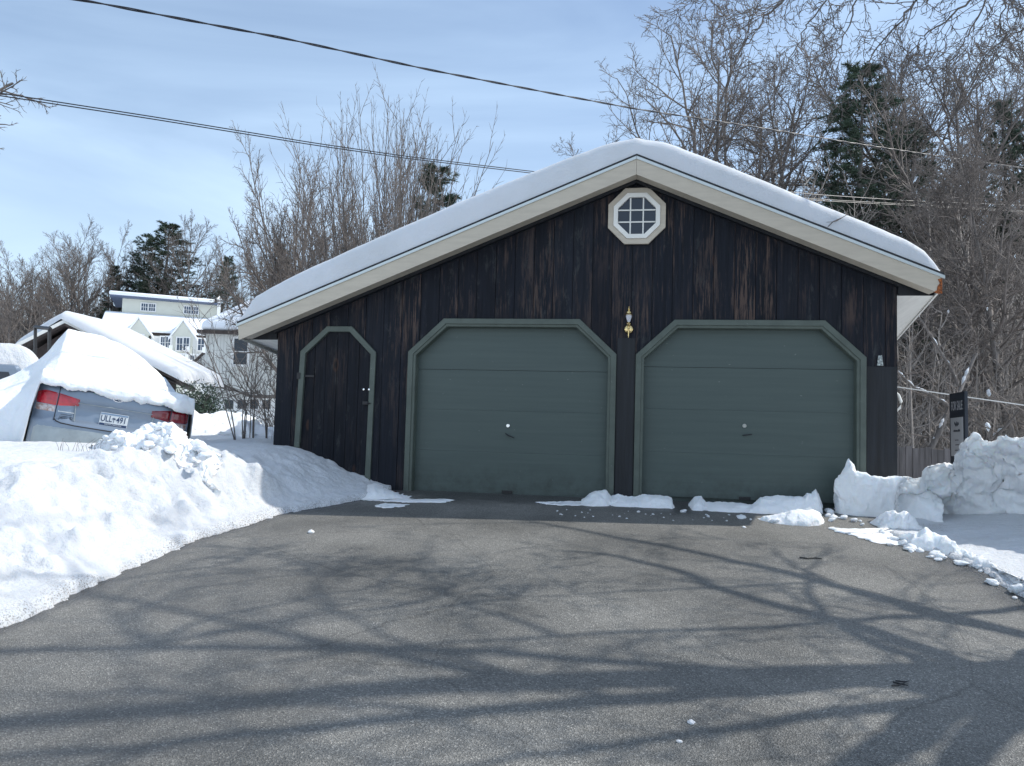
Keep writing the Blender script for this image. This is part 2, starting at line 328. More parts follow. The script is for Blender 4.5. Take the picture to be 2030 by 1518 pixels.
M['wood'] = wood_mat('weathered_wood'); M['wood_door'] = wood_mat('weathered_wood_door', 0.8, 0.45)
M['wood_dark'] = mat('fresh_dark_stain', (0.010, 0.012, 0.016), 0.55, spec=0.4, var=0.4, vscale=6, bump=0.3, bscale=20, stretch=(3, 1, 0.15))

def asphalt_mat():
    m = bpy.data.materials.new('asphalt'); m.use_nodes = True; t = m.node_tree; p = t.nodes['Principled BSDF']; l = t.links.new
    tcn = N(t, 'ShaderNodeTexCoord')
    def nz(s, d, r=0.6):
        n = N(t, 'ShaderNodeTexNoise'); n.inputs['Scale'].default_value = s; n.inputs['Detail'].default_value = d; n.inputs['Roughness'].default_value = r
        l(tcn.outputs['Object'], n.inputs['Vector']); return n
    vo = N(t, 'ShaderNodeTexVoronoi'); vo.inputs['Scale'].default_value = 150; l(tcn.outputs['Object'], vo.inputs['Vector'])
    big = nz(0.55, 6); fin = nz(160, 4)
    r = N(t, 'ShaderNodeValToRGB'); e = r.color_ramp.elements
    e[0].position, e[0].color = 0.3, (0.100, 0.099, 0.094, 1); e[1].position, e[1].color = 0.7, (0.24, 0.234, 0.217, 1)
    l(big.outputs['Fac'], r.inputs[0])
    # stone colour per cell
    r2 = N(t, 'ShaderNodeValToRGB'); e = r2.color_ramp.elements
    e[0].position, e[0].color = 0.0, (0.66, 0.66, 0.66, 1); e[1].position, e[1].color = 1.0, (2.2, 2.15, 2.1, 1); x = e.new(0.8); x.color = (1.15, 1.15, 1.15, 1); x = e.new(0.95); x.color = (1.5, 1.5, 1.5, 1)
    sp = N(t, 'ShaderNodeSeparateColor'); l(vo.outputs['Color'], sp.inputs[0]); l(sp.outputs[0], r2.inputs[0])
    mu = N(t, 'ShaderNodeMix', data_type='RGBA', blend_type='MULTIPLY'); mu.inputs['Factor'].default_value = 1
    l(r.outputs[0], mu.inputs['A']); l(r2.outputs[0], mu.inputs['B'])
    # hairline cracks, pale salt marks and the wet margin beside the snow
    wv = nz(1.3, 5); mxv = N(t, 'ShaderNodeMix', data_type='RGBA'); mxv.inputs['Factor'].default_value = 0.12; l(tcn.outputs['Object'], mxv.inputs['A']); l(wv.outputs['Color'], mxv.inputs['B'])
    ck = N(t, 'ShaderNodeTexVoronoi', feature='DISTANCE_TO_EDGE'); ck.inputs['Scale'].default_value = 0.62; l(mxv.outputs['Result'], ck.inputs['Vector'])
    cf = N(t, 'ShaderNodeMapRange'); cf.inputs['From Min'].default_value = 0.0; cf.inputs['From Max'].default_value = 0.0035; cf.inputs['To Min'].default_value = 0.72; cf.inputs['To Max'].default_value = 1.0; l(ck.outputs['Distance'], cf.inputs['Value'])
    m2 = N(t, 'ShaderNodeMix', data_type='RGBA', blend_type='MULTIPLY'); m2.inputs['Factor'].default_value = 1; l(mu.outputs['Result'], m2.inputs['A']); l(cf.outputs[0], m2.inputs['B'])
    st = nz(2.6, 8, 0.7); sr = N(t, 'ShaderNodeMapRange'); sr.inputs['From Min'].default_value = 0.60; sr.inputs['From Max'].default_value = 0.74; sr.inputs['To Max'].default_value = 0.35; l(st.outputs['Fac'], sr.inputs['Value'])
    m3_ = N(t, 'ShaderNodeMix', data_type='RGBA'); m3_.inputs['B'].default_value = (0.33, 0.33, 0.31, 1); l(sr.outputs[0], m3_.inputs['Factor']); l(m2.outputs['Result'], m3_.inputs['A'])
    at_ = N(t, 'ShaderNodeAttribute', attribute_name='wet'); m4 = N(t, 'ShaderNodeMix', data_type='RGBA', blend_type='MULTIPLY'); m4.inputs['B'].default_value = (0.42, 0.43, 0.46, 1)
    l(at_.outputs['Fac'], m4.inputs['Factor']); l(m3_.outputs['Result'], m4.inputs['A']); l(m4.outputs['Result'], p.inputs['Base Color'])
    p.inputs['Roughness'].default_value = 0.55; p.inputs['Specular IOR Level'].default_value = 0.22
    rr = N(t, 'ShaderNodeMapRange'); rr.inputs['From Min'].default_value = 0.35; rr.inputs['From Max'].default_value = 0.65; rr.inputs['To Min'].default_value = 0.48; rr.inputs['To Max'].default_value = 0.66
    l(big.outputs['Fac'], rr.inputs['Value']); wr_ = N(t, 'ShaderNodeMix', data_type='FLOAT'); wr_.inputs['B'].default_value = 0.22; l(at_.outputs['Fac'], wr_.inputs['Factor']); l(rr.outputs[0], wr_.inputs['A']); l(wr_.outputs['Result'], p.inputs['Roughness'])
    b1 = N(t, 'ShaderNodeBump'); b1.inputs['Strength'].default_value = 0.9; b1.inputs['Distance'].default_value = 0.006; l(vo.outputs['Distance'], b1.inputs['Height'])
    b2 = N(t, 'ShaderNodeBump'); b2.inputs['Strength'].default_value = 0.5; b2.inputs['Distance'].default_value = 0.004; l(fin.outputs['Fac'], b2.inputs['Height']); l(b1.outputs[0], b2.inputs['Normal'])
    l(b2.outputs[0], p.inputs['Normal'])
    return m
M['asphalt'] = asphalt_mat()

# ------------------------------------------------------------------ terrain
def uv_of(x, y):
    dx, dy = x, y - Y0
    return dx * UD.x + dy * UD.y, dx * VD.x + dy * VD.y
def plane_z(x, y):
    u, v = uv_of(x, y); return SLOPE * np.minimum(v, 0.0) if isinstance(v, np.ndarray) else SLOPE * min(v, 0)
# edges of the cleared asphalt as u(v), in the garage's own frame
LV = np.array([-30, -12, -8, -5.353, -4.935, -4.044, -3.127, -2.46, -1.752, -1.306, -0.75, -0.35, 0.3])
LU = np.array([-1.6, -1.7, -2.0, -2.111, -2.139, -2.261, -2.301, -2.194, -2.129, -1.871, -1.611, -1.50, -1.45])
RV = np.array([-30, -12, -8, -5.0, -3.326, -2.649, -2.012, -1.76, -1.29, -0.9, -0.4, 0.3])
RU = np.array([4.2, 4.2, 4.1, 4.15, 4.29, 4.308, 4.162, 3.993, 4.05, 4.25, 4.45, 4.5])
def snow_h(x, y):
    """height of the snow surface over the whole yard"""
    u, v = uv_of(x, y); zp = SLOPE * np.minimum(v, 0)
    wob = 0.06 * fbm(x * 2.2, y * 2.2, o=4, seed=3) + 0.045 * fbm(x * 12, y * 12, o=3, seed=4)
    dl = np.interp(v, LV, LU) - u + wob          # >0 inside left snow
    dr = u - np.interp(v, RV, RU) + wob          # >0 inside right snow
    z = zp - 0.06
    # left bank
    top = 0.16 + 0.27 * ss(-7, -1.8, v) + 0.10 * ss(0.0, 2.5, dl) + 0.03 * fbm(x * 0.7, y * 0.7, seed=11)
    top = np.where(v > -1.4, top + 0.02, top)
    top = top + 0.30 * ss(3.2, 5.5, dl) * ss(-2.6, -0.6, v)   # drift climbing round the car
    H = np.maximum(top - zp, 0.05)
    near = ss(-2.0, -0.7, v)                                   # beside the wall the slope is long and even
    prof = (0.10 * ss(0.0, 0.05, dl) + 0.10 * ss(0.02, 0.30, dl) + 0.80 * ss(0.18, 1.05 - 0.42 * ss(-3.2, -1.8, v), dl)) * (1 - near) + near * (0.12 * ss(0, 0.06, dl) + 0.88 * ss(0.0, 1.45, dl))
    prof = prof * 1.0
    rough = ss(0.16, 0.45, dl) * (1 - ss(0.9, 1.7, dl)) * (1 - 0.8 * near)
    lump = 0.13 * fbm(x * 1.9, y * 1.9, o=3, seed=21) + 0.10 * fbm(x * 5.5, y * 5.5, o=4, seed=22, g=0.6) - 0.17 * (cells(x * 4.2 + 0.4 * fbm(x * 6, y * 6, seed=5), y * 4.2, 2) - 0.45) * (0.5 + fbm(x * 1.2, y * 1.2, seed=31))
    soft = 0.05 * fbm(x * 0.9, y * 0.9, o=3, seed=41) * ss(0.6, 2.0, dl) + 0.012 * fbm(x * 11, y * 11, o=4, seed=42, g=0.6)
    zl = zp + H * prof + rough * lump + soft * ss(0.1, 0.5, dl)
    # hollows left by falling clods
    zl = zl - 0.10 * np.exp(-(((u + 2.95) / 0.28) ** 2 + ((v + 2.3) / 0.55) ** 2)) - 0.13 * np.exp(-(((u + 3.05) / 0.3) ** 2 + ((v + 4.6) / 0.5) ** 2))
    z = np.where(dl > 0, np.maximum(zl, zp + 0.02), z)
    # right: thin packed sheet, rising gently to the plough bank
    zr = zp + 0.035 * ss(0.0, 0.05, dr) + 0.16 * ss(0.25, 1.7, dr) + 0.25 * ss(1.5, 4.5, dr) + 0.012 * fbm(x * 3, y * 3, seed=51) * ss(0.1, 0.4, dr) + 0.006 * fbm(x * 20, y * 20, o=2, seed=52)
    z = np.where(dr > 0, np.maximum(zr, zp + 0.01), z)
    # behind the garage front line
    zb = 0.42 + 0.06 * fbm(x * 0.8, y * 0.8, seed=61) + 0.25 * ss(0.5, 5, v) * (u < 0)
    back = ss(0.0, 0.9, v)
    inside = (u > -3.1) & (u < 4.45) & (v > 0)
    z = np.where(v > 0, z * (1 - back) + np.where(u < 0, np.maximum(zb, z), 0.05 + 0.06 * fbm(x, y, seed=62)) * back, z)
    z = np.where((u > -1.5) & (u < 4.45) & (v > -0.25), -0.10, z)
    z = np.where(inside & (v > 0.05), np.minimum(z, 0.02), z)
    return z, dl, dr, u, v
def grid_mesh(name, xs, ys, zf, matl, keep=None, smooth=True):
    X, Y = np.meshgrid(xs, ys); Z = zf(X, Y)
    V = np.stack([X, Y, Z], -1).reshape(-1, 3); nx, ny = len(xs), len(ys)
    i = np.arange((ny - 1) * nx).reshape(ny - 1, nx)[:, :-1].ravel()
    F = np.stack([i, i + 1, i + nx + 1, i + nx], -1)
    if keep is not None:
        k = keep(X, Y, Z).reshape(-1); F = F[k[F].any(1)]
        used = np.unique(F); mp_ = np.full(len(V), -1); mp_[used] = np.arange(len(used)); F = mp_[F]; V = V[used]
    return mesh_np(name, V, F, matl, smooth=smooth)
def near_z(x, y): return snow_h(x, y)[0]
def keepf(X, Y, Z):
    z, dl, dr, u, v = snow_h(X, Y)
    return (dl > -0.12) | (dr > -0.12) | (v > 0.3)
o = grid_mesh('snow_ground', np.arange(-9.5, 9.01, 0.027), np.arange(-1.0, 14.0, 0.030), near_z, M['snow'], keepf)
tag(o, kind='structure')
def grit(o):
    co = np.empty(len(o.data.vertices) * 3, np.float32); o.data.vertices.foreach_get('co', co); co = co.reshape(-1, 3)
    z, dl, dr, u, v = snow_h(co[:, 0], co[:, 1]); n_ = 0.5 + fbm(co[:, 0] * 2.3, co[:, 1] * 2.3, o=4, seed=73)
    g = 0.75 * ss(0.20 * n_ + .05, 0.0, dl) * (dl > -.2) + 0.6 * ss(0.3 * n_ + .05, 0.0, dr) * (dr > -.2) + 0.25 * ss(.35, .9, n_) * ss(1.6, .3, dl)
    a = o.data.attributes.new('grit', 'FLOAT', 'POINT'); a.data.foreach_set('value', np.clip(g, 0, 1).astype(np.float32))
grit(o)
# asphalt drive
def drive():
    us = np.arange(-4.0, 6.6, 0.05); vs = np.arange(-22, 0.16, 0.05); Ug, Vg = np.meshgrid(us, vs)
    Z = SLOPE * np.minimum(Vg, 0) + 0.006 * fbm(Ug * 0.8, Vg * 0.8, seed=71) * ss(0.0, 0.5, -Vg)
    P = np.stack([Ug * UD.x + Vg * VD.x, Y0 + Ug * UD.y + Vg * VD.y, Z], -1).reshape(-1, 3)
    nx = len(us); i = np.arange((len(vs) - 1) * nx).reshape(-1, nx)[:, :-1].ravel()
    o = mesh_np('driveway', P, np.stack([i, i + 1, i + nx + 1, i + nx], -1), M['asphalt'], smooth=True)
    dl = (Ug - np.interp(Vg, LV, LU)).ravel(); dr = (np.interp(Vg, RV, RU) - Ug).ravel(); n_ = (0.5 + 0.9 * fbm(Ug * 1.6, Vg * 1.6, o=5, seed=72, g=.6)).ravel()
    wet = ss(0.10 + 0.16 * n_, 0.0, dl) + ss(0.12 + 0.3 * n_, 0.0, dr) + 0.8 * ss(-0.75, -0.25, Vg.ravel() + 0.5 * (n_ - .5))
    a = o.data.attributes.new('wet', 'FLOAT', 'POINT'); a.data.foreach_set('value', np.clip(wet, 0, 1).astype(np.float32))
    return o
tag(drive(), kind='structure')
# far ground: level yard, then wooded hills
def far_z(x, y):
    r = np.hypot(x, y)
    z = -0.25 + 0.35 * fbm(x * 0.05, y * 0.05, seed=81)
    left = ss(-0.35, -0.05, -x / (y + 1e-3) * -1 * -1) if False else 0
    hill = 19 * ss(82, 175, r) + 6 * fbm(x * 0.012, y * 0.012, seed=82) * ss(60, 200, r)
    hr = 10 * ss(30, 95, r) * ss(0.0, 0.5, x / np.maximum(y, 1))
    near = (np.abs(x) < 9.4) & (y < 13.8) & (y > -0.9)
    z = z + hill + hr * (1 - ss(100, 180, r) * 0.5)
    z = np.where(y < 0, np.minimum(z, SLOPE * (y - Y0) - 0.2), z)
    return np.where(near, -2.5, z)
q = np.concatenate([-np.geomspace(500, 20, 45), np.arange(-19, 19.1, 1.0), np.geomspace(20, 500, 45)])
qy = np.concatenate([-np.geomspace(120, 20, 12), np.arange(-19, 30.1, 0.9), np.geomspace(31, 520, 50)])
tag(grid_mesh('terrain', q, qy, far_z, M['snow_far']), kind='structure')

# ------------------------------------------------------------------ garage
G = empty('garage', ORG, (0, 0, -YAW), 'dark weathered board garage with green trimmed octagonal corners and two green doors', 'garage')
RU_, RZ = 1.487, 4.131                  # ridge
EL, ER = -3.53, 4.86                    # eaves at the front
SLL, SLR = 0.406, 0.428
WL, WR = -3.152, 4.503
def roof_top(u): return RZ - (SLL * (RU_ - u) if u < RU_ else SLR * (u - RU_))
OW = 2.64
def dshape(u0, w, zs, zt, i): return [(u0, -0.03), (u0, zs), (u0 + i, zt), (u0 + w - i, zt), (u0 + w, zs), (u0 + w, -0.03)]
D1 = dshape(-1.352, OW, 1.765, 2.194, 0.457); D2 = dshape(1.520, OW, 1.765, 2.194, 0.457)
SD = [(-2.862, -0.03), (-2.815, 1.752), (-2.462, 2.084), (-2.120, 2.084), (-1.782, 1.752), (-1.800, -0.03)]
def inset(path, d):
    n = len(path); out = []
    for i in range(n):
        def nrm(a, b):
            t = Vector((b[0] - a[0], b[1] - a[1])).normalized(); return Vector((t.y, -t.x))
        if i == 0: nn = nrm(path[0], path[1]); s = 1
        elif i == n - 1: nn = nrm(path[-2], path[-1]); s = 1
        else:
            a = nrm(path[i - 1], path[i]); b = nrm(path[i], path[i + 1]); nn = (a + b).normalized(); s = 1 / max(nn.dot(a), 0.3)
        out.append((path[i][0] + nn.x * d * s, path[i][1] + nn.y * d * s))
    return out
def sweep(path, prof):
    mb = MB(); rows = [[(x, v, z) for x, z in inset(path, d)] for d, v in prof]; n = len(path)
    V = [p for r in rows for p in r]; F = []
    for a in range(len(rows) - 1):
        for i in range(n - 1): F.append((a * n + i, a * n + i + 1, (a + 1) * n + i + 1, (a + 1) * n + i))
    return mb.add(V, F)
# boards of the front wall
def top_of(path, u):
    if u <= path[0][0] and u <= path[1][0]: return None
    for a, b in zip(path[:-1], path[1:]):
        if abs(b[0] - a[0]) < 1e-6: continue
        if min(a[0], b[0]) <= u <= max(a[0], b[0]) and a[1] > 0.5 and b[1] > 0.5:
            return a[1] + (b[1] - a[1]) * (u - a[0]) / (b[0] - a[0])
    return None
holes = [inset(D1, 0.05), inset(D2, 0.05), inset([(-2.84, -.03)] + SD[1:5] + [(-1.79, -.03)], 0.04)]
holes[2][0] = (holes[2][1][0], -0.03); holes[2][5] = (holes[2][4][0], -0.03)
def front_boards():
    mb = MB(); rng = random.Random(5)
    k0 = math.floor(WL / BW); edges = [WL] + [k * BW for k in range(k0 + 1, math.ceil(WR / BW))] + [WR]
    for a, b in zip(edges[:-1], edges[1:]):
        if b - a < 0.01: continue
        x0, x1 = a + 0.003, b - 0.003; off = rng.uniform(-0.004, 0.004)
        cuts = {x0, x1}
        for h in holes + [[(RU_, 0)]]:
            for q_ in h:
                if x0 < q_[0] < x1: cuts.add(q_[0])
        cs = sorted(cuts)
        for c0, c1 in zip(cs[:-1], cs[1:]):
            if c1 - c0 < 1e-4: continue
            e = 1e-5; lo = []
            for c in (c0 + e, c1 - e):
                zlo = -0.1
                for h in holes:
                    tz = top_of(h, c)
                    if tz is not None: zlo = max(zlo, tz)
                lo.append(zlo)
            mb.prism([(c0, lo[0]), (c1, lo[1]), (c1, roof_top(c1) - 0.16), (c0, roof_top(c0) - 0.16)], -0.0 + off, 0.03)
    return mb.build('front_wall', M['wood'], G)
tag(front_boards(), 'weathered dark vertical boards with reddish streaks')
mb = MB().prism([(WL + .02, -0.1), (-2.78, -0.1), (-2.78, 2.05), (-1.85, 2.05), (-1.85, -0.1), (-1.29, -0.1), (-1.29, 2.15), (1.22, 2.15), (1.22, -0.1), (1.59, -0.1), (1.59, 2.15), (4.09, 2.15), (4.09, -0.1), (WR - .02, -0.1), (WR - .02, roof_top(WR) - 0.17), (RU_, RZ - 0.17), (WL + .02, roof_top(WL) - 0.17)], 0.031, 0.05)
mb.build('wall_backing', M['wood_dark'], G)
DEPTH = 7.0
MB().box(WL, WL + 0.03, 0.031, DEPTH, -0.1, roof_top(WL) - 0.17).build('side_wall', M['wood_dark'], G)
mb = MB(); mb.box(WR - 0.03, WR, 0.031, DEPTH, -0.1, roof_top(WR) - 0.17); mb.build('side_wall', M['wood_dark'], G)
MB().prism([(WL + 0.03, -0.1), (WR - 0.03, -0.1), (WR - 0.03, roof_top(WR) - 0.18), (RU_, RZ - 0.18), (WL + 0.03, roof_top(WL) - 0.18)], DEPTH - 0.03, DEPTH).build('back_wall', M['wood_dark'], G)
# newer dark boards: between the doors and right of door two
MB().box(1.296, 1.512, -0.012, -0.006, -0.05, 1.965).build('stained_board', M['wood_dark'], G)
MB().box(4.168, WR - 0.004, -0.012, -0.006, -0.05, 1.66).build('stained_board', M['wood_dark'], G)
# trims
prof = [(0, 0.0), (0, -0.030), (0.006, -0.036), (0.066, -0.036), (0.072, -0.022), (0.098, -0.018), (0.104, -0.008), (0.106, 0.115)]
for P_, nm in ((D1, 'door_frame'), (D2, 'door_frame')):
    o = sweep(P_, prof).build(nm, M['green_trim'], G)
o = sweep(SD, [(0, 0), (0, -0.026), (0.004, -0.03), (0.066, -0.03), (0.07, -0.026), (0.072, 0.04)]).build('side_door_frame', M['green_trim'], G)
# overhead doors
def overhead(u0, dz, bright):
    a, b = u0 + 0.09, u0 + OW - 0.09; mb = MB()
    for z0, z1 in ((-0.02, 0.5165), (0.5180, 1.0395), (1.0410, 1.550), (1.5545, 2.16)):
        mb.box(a, b, 0.10, 0.14, z0 + dz, min(z1 + dz, 2.16))
    mb.box(a, b, 0.141, 0.15, -0.02, 2.16)
    d = mb.build('garage_door', M['green'], G)
    cx = (a + b) / 2
    MB().lathe([(0.0, -0.004), (0.02, -0.004), (0.024, 0.0), (0.024, 0.012)], (cx - 0.02, 0.09, 0.855 + dz * 1.05), 14, 'y').build('lock', M['chrome'] if bright else M['grey_trim'], d, smooth=False)
    h = MB(); zc = 0.735 + dz * 1.2; s = -1 if bright else 0.35
    h.tube([(cx - 0.045, 0.075, zc - s * 0.022), (cx - 0.01, 0.068, zc), (cx + 0.065, 0.075, zc + s * 0.03)], [0.006, 0.008, 0.006], 6)
    h.tube([(cx - 0.005, 0.07, zc), (cx - 0.005, 0.101, zc)], 0.008, 6)
    h.build('handle', M['black_iron'], d)
    h = MB(); h.box(cx - 0.075, cx + 0.06, 0.088, 0.099, 0.005 + dz * 0.6, 0.043 + dz * 0.6); h.box(cx - 0.06, cx + 0.045, 0.08, 0.088, 0.026 + dz * .6, 0.040 + dz * .6)
    h.build('lift_handle', M['black_iron'], d)
    return d
overhead(-1.352, 0.0, True); overhead(1.520, 0.075, False)
# plank side door
mb = MB(); pw = 0.1515; x = -2.775
for i in range(7):
    x0, x1 = x + 0.0025, min(x + pw - 0.0025, -1.865)
    if x1 > x0:
        mb.box(x0, x1, 0.012 + 0.002 * (i % 2), 0.04, -0.02, 2.04)
    x += pw
sdoor = mb.build('side_door', M['wood_door'], G)
for dz in (1.43, 0.36):
    h = MB(); h.box(-2.84, -2.62 + 0.2 * 0, -0.008, 0.009, dz - 0.012, dz + 0.012); h.box(-2.845, -2.80, -0.040, -0.031, dz - 0.04, dz + 0.04); h.build('hinge', M['black_iron'], sdoor)
h = MB(); h.box(-1.93, -1.86, -0.045, -0.031 + 0.04, 1.075, 1.115); h.tube([(-1.90, -0.035, 1.09), (-1.83, -0.045, 1.09)], 0.009, 6); h.build('latch', M['black_iron'], sdoor)
h = MB(); h.lathe([(0.0, -0.02), (0.012, -0.018), (0.016, 0.0), (0.016, 0.03)], (-1.93, -0.004, 1.27), 12, 'y'); h.build('deadbolt', M['chrome'], sdoor)
h = MB(); h.lathe([(0.0, -0.014), (0.012, -0.012), (0.016, 0.0)], (-1.85, -0.032, 1.27), 12, 'y'); h.build('strike_plate', M['chrome'], sdoor)
# roof deck, tapering wider to the back
KL, KR = 0.125, 0.165; FV = -0.35; BV = DEPTH + 0.25
def eave(side, v): return EL - KL * (v - FV) if side < 0 else ER + KR * (v - FV)
def slab(side, top, bot, v0, v1, inn=0.0, name='roof', m=None):
    e0, e1 = eave(side, v0) - side * inn, eave(side, v1) - side * inn; s = SLL if side < 0 else SLR
    def zt(u): return RZ - s * abs(u - RU_)
    pts = []
    for off in (bot, top):
        pts += [(RU_, v0, RZ + off), (e0, v0, zt(e0) + off), (e1, v1, zt(e1) + off), (RU_, v1, RZ + off)]
    F = [(0, 1, 2, 3), (7, 6, 5, 4), (0, 4, 5, 1), (1, 5, 6, 2), (2, 6, 7, 3), (3, 7, 4, 0)]
    mb = MB().add(pts, F); return mb
for s_ in (-1, 1):
    slab(s_, -0.028, -0.075, FV + 0.03, BV, 0.02).build('roof_deck', M['white_soffit'], G)
    slab(s_, 0.0, -0.026, FV - 0.012, BV + 0.01, -0.012).build('shingles', M['shingle'], G)
    # barge board
    e = eave(s_, FV); sl_ = SLL if s_ < 0 else SLR
    def line(u, off): return (u, RZ - sl_ * abs(u - RU_) + off)
    fh = 0.205
    q_ = [line(RU_ + s_ * 0.0015, -0.04), line(e, -0.04), line(e + s_ * (-0.02), -0.04 - fh + (0.0)), line(RU_ + s_ * 0.0015, -0.04 - fh)]
    MB().prism(q_, FV, FV + 0.028).build('barge_board', M['cream'], G)
    q_ = [line(RU_ + s_ * 0.002, -0.026), line(e + s_ * 0.02, -0.026), line(e + s_ * 0.02, -0.06), line(RU_ + s_ * 0.002, -0.06)]
    MB().prism(q_, FV - 0.016, FV - 0.002).build('drip_edge', M['drip'], G)
    # rake soffit and moulding against the wall
    mb = MB(); a = line(RU_, -0.205); b = line(e - s_ * 0.05, -0.205); c_ = line(e - s_ * 0.05, -0.22); d_ = line(RU_, -0.22)
    mb.prism([a, b, c_, d_], FV + 0.03, -0.09); mb.build('rake_soffit', M['cream'], G)
    mb = MB(); a = line(RU_, -0.16); b = line(e - s_ * 0.36, -0.16); c_ = line(e - s_ * 0.36, -0.26); d_ = line(RU_, -0.26)
    mb.prism([a, b, c_, d_], -0.085, -0.006); mb.build('frieze', M['wood_dark'], G)
    # eave fascia and soffit running back
    w = WL if s_ < 0 else WR; mb = MB()
    zt = lambda u: RZ - sl_ * abs(u - RU_)
    for v0, v1 in ((FV + 0.03, BV),):
        e0, e1 = eave(s_, v0), eave(s_, v1)
        V = [(e0, v0, zt(e0) - 0.03), (e0, v0, zt(e0) - 0.185), (e1, v1, zt(e1) - 0.185), (e1, v1, zt(e1) - 0.03)]
        V += [(x_ - s_ * 0.02, y_, z_) for x_, y_, z_ in V]
        mb.add(V, [(0, 1, 2, 3), (7, 6, 5, 4), (0, 4, 5, 1), (1, 5, 6, 2), (2, 6, 7, 3), (3, 7, 4, 0)])
    mb.build('eave_fascia', M['white_trim'], G)
    if s_ < 0:
        e0, e1 = eave(s_, FV + .03), eave(s_, BV); MB().tube([(e0 - 0.0, FV + 0.06, zt(e0) - 0.20), (e1, BV, zt(e1) - 0.20)], 0.022, 8).build('gutter_pipe', M['grey_trim'], G)
    e0, e1 = eave(s_, 0.0) - s_ * 0.021, eave(s_, BV) - s_ * 0.021
    V = [(w, -0.0, zt(e0) - 0.18), (e0, -0.0, zt(e0) - 0.18), (e1, BV - .01, zt(e1) - 0.18), (w, BV - .01, zt(e1) - 0.18)]; V += [(x_, y_, z_ + 0.01) for x_, y_, z_ in V]
    MB().add(V, [(0, 1, 2, 3), (7, 6, 5, 4), (0, 4, 5, 1), (1, 5, 6, 2), (2, 6, 7, 3), (3, 7, 4, 0)]).build('eave_soffit', M['white_soffit'], G)
# dark triangular end board closing the front of the eaves
for s_ in (-1, 1):
    w = WL if s_ < 0 else WR; sl_ = SLL if s_ < 0 else SLR; e = eave(s_, 0) - s_ * 0.03
    zt = lambda u: RZ - sl_ * abs(u - RU_)
    MB().prism([(w, zt(e) - 0.188), (e, zt(e) - 0.188), (e, zt(e) - 0.10), (w, zt(w) - 0.10)], -0.03, -0.004).build('eave_return', M['wood_dark'], G)
# rotted end of the right barge board
e = eave(1, FV); z_ = RZ - SLR * (e - RU_); rng = random.Random(3)
pl = [(e - 0.005, z_ - 0.062), (e - 0.005, z_ - 0.235), (e - 0.045, z_ - 0.238), (e - 0.10, z_ - 0.222), (e - 0.062, z_ - 0.20), (e - 0.052, z_ - 0.15), (e - 0.030, z_ - 0.12), (e - 0.05, z_ - 0.075)]
MB().prism(pl, FV - 0.004, FV - 0.0005).build('rotted_wood', M['rust'], G)
# octagonal window
def octa(r): return [(1.500 + r / math.cos(PI / 8) * math.cos(PI / 8 + k * PI / 4), 3.470 + r / math.cos(PI / 8) * math.sin(PI / 8 + k * PI / 4)) for k in range(8)]
def ring(r0, r1, v0, v1):
    a, b = octa(r0), octa(r1); mb = MB(); V = [(x, v0, z) for x, z in a] + [(x, v0, z) for x, z in b] + [(x, v1, z) for x, z in a] + [(x, v1, z) for x, z in b]; F = []
    for k in range(8):
        j = (k + 1) % 8; F += [(k, j, 8 + j, 8 + k), (16 + k, 24 + k, 24 + j, 16 + j), (k, 16 + k, 16 + j, j), (8 + k, 8 + j, 24 + j, 24 + k)]
    return mb.add(V, F)
win = ring(0.348, 0.283, -0.045, -0.006).build('octagon_window', M['cream'], G, bevel=0.003)
ring(0.2825, 0.228, -0.062, -0.008).build('sash', M['white_trim'], win, bevel=0.004)
mb = MB().prism(octa(0.232), -0.022, -0.012); mb.build('pane', M['glass'], win)
mb = MB()
for d in (-0.078, 0.078):
    mb.box(1.5 + d - 0.008, 1.5 + d + 0.008, -0.036, -0.023, 3.47 - 0.225, 3.47 + 0.225)
for d in (-0.074, 0.074): mb.box(1.5 - 0.225, 1.5 + 0.225, -0.034, -0.024, 3.47 + d - 0.008, 3.47 + d + 0.008)
mb.build('muntin', M['white_trim'], win)
# brass coach lamp
lc = (1.428, -0.105, 0.0)
lamp = MB().lathe([(0.0, -0.03), (0.03, -0.03), (0.052, -0.018), (0.058, -0.004), (0.058, 0.0)], (1.428, -0.008, 2.075), 22, 'y').build('wall_lamp', M['brass'], G, smooth=True, autos=True)
mb = MB(); mb.tube([(1.428, -0.03, 2.06), (1.428, -0.07, 2.03), (1.428, -0.105, 2.05), (1.428, -0.105, 2.10)], 0.008, 8)
mb.lathe([(0.001, 1.955), (0.006, 1.962), (0.007, 2.0), (0.008, 2.06), (0.016, 2.075), (0.018, 2.09), (0.010, 2.10), (0.024, 2.115), (0.028, 2.13), (0.016, 2.142), (0.014, 2.15)], lc, 16)
mb.build('lamp_stem', M['brass'], lamp, smooth=True, autos=True)
MB().lathe([(0.014, 2.15), (0.022, 2.17), (0.036, 2.215), (0.034, 2.235)], lc, 10).build('lamp_glass', M['lampglass'], lamp)
MB().lathe([(0.034, 2.234), (0.056, 2.238), (0.050, 2.246), (0.038, 2.252), (0.030, 2.275), (0.012, 2.285), (0.010, 2.293), (0.019, 2.305), (0.014, 2.32), (0.005, 2.326), (0.007, 2.334), (0.001, 2.342)], lc, 18).build('lamp_cap', M['brass'], lamp, smooth=True, autos=True)
# chipped bracket plate right of door two
mb = MB().prism([(4.278, 1.672), (4.344, 1.672), (4.330, 1.79), (4.292, 1.79)], -0.022, -0.006); mb.lathe([(0.012, -0.03), (0.016, -0.006)], (4.311, 0.0, 1.74), 10, 'y')
mb.build('bracket_plate', M['oldwhite'], G)

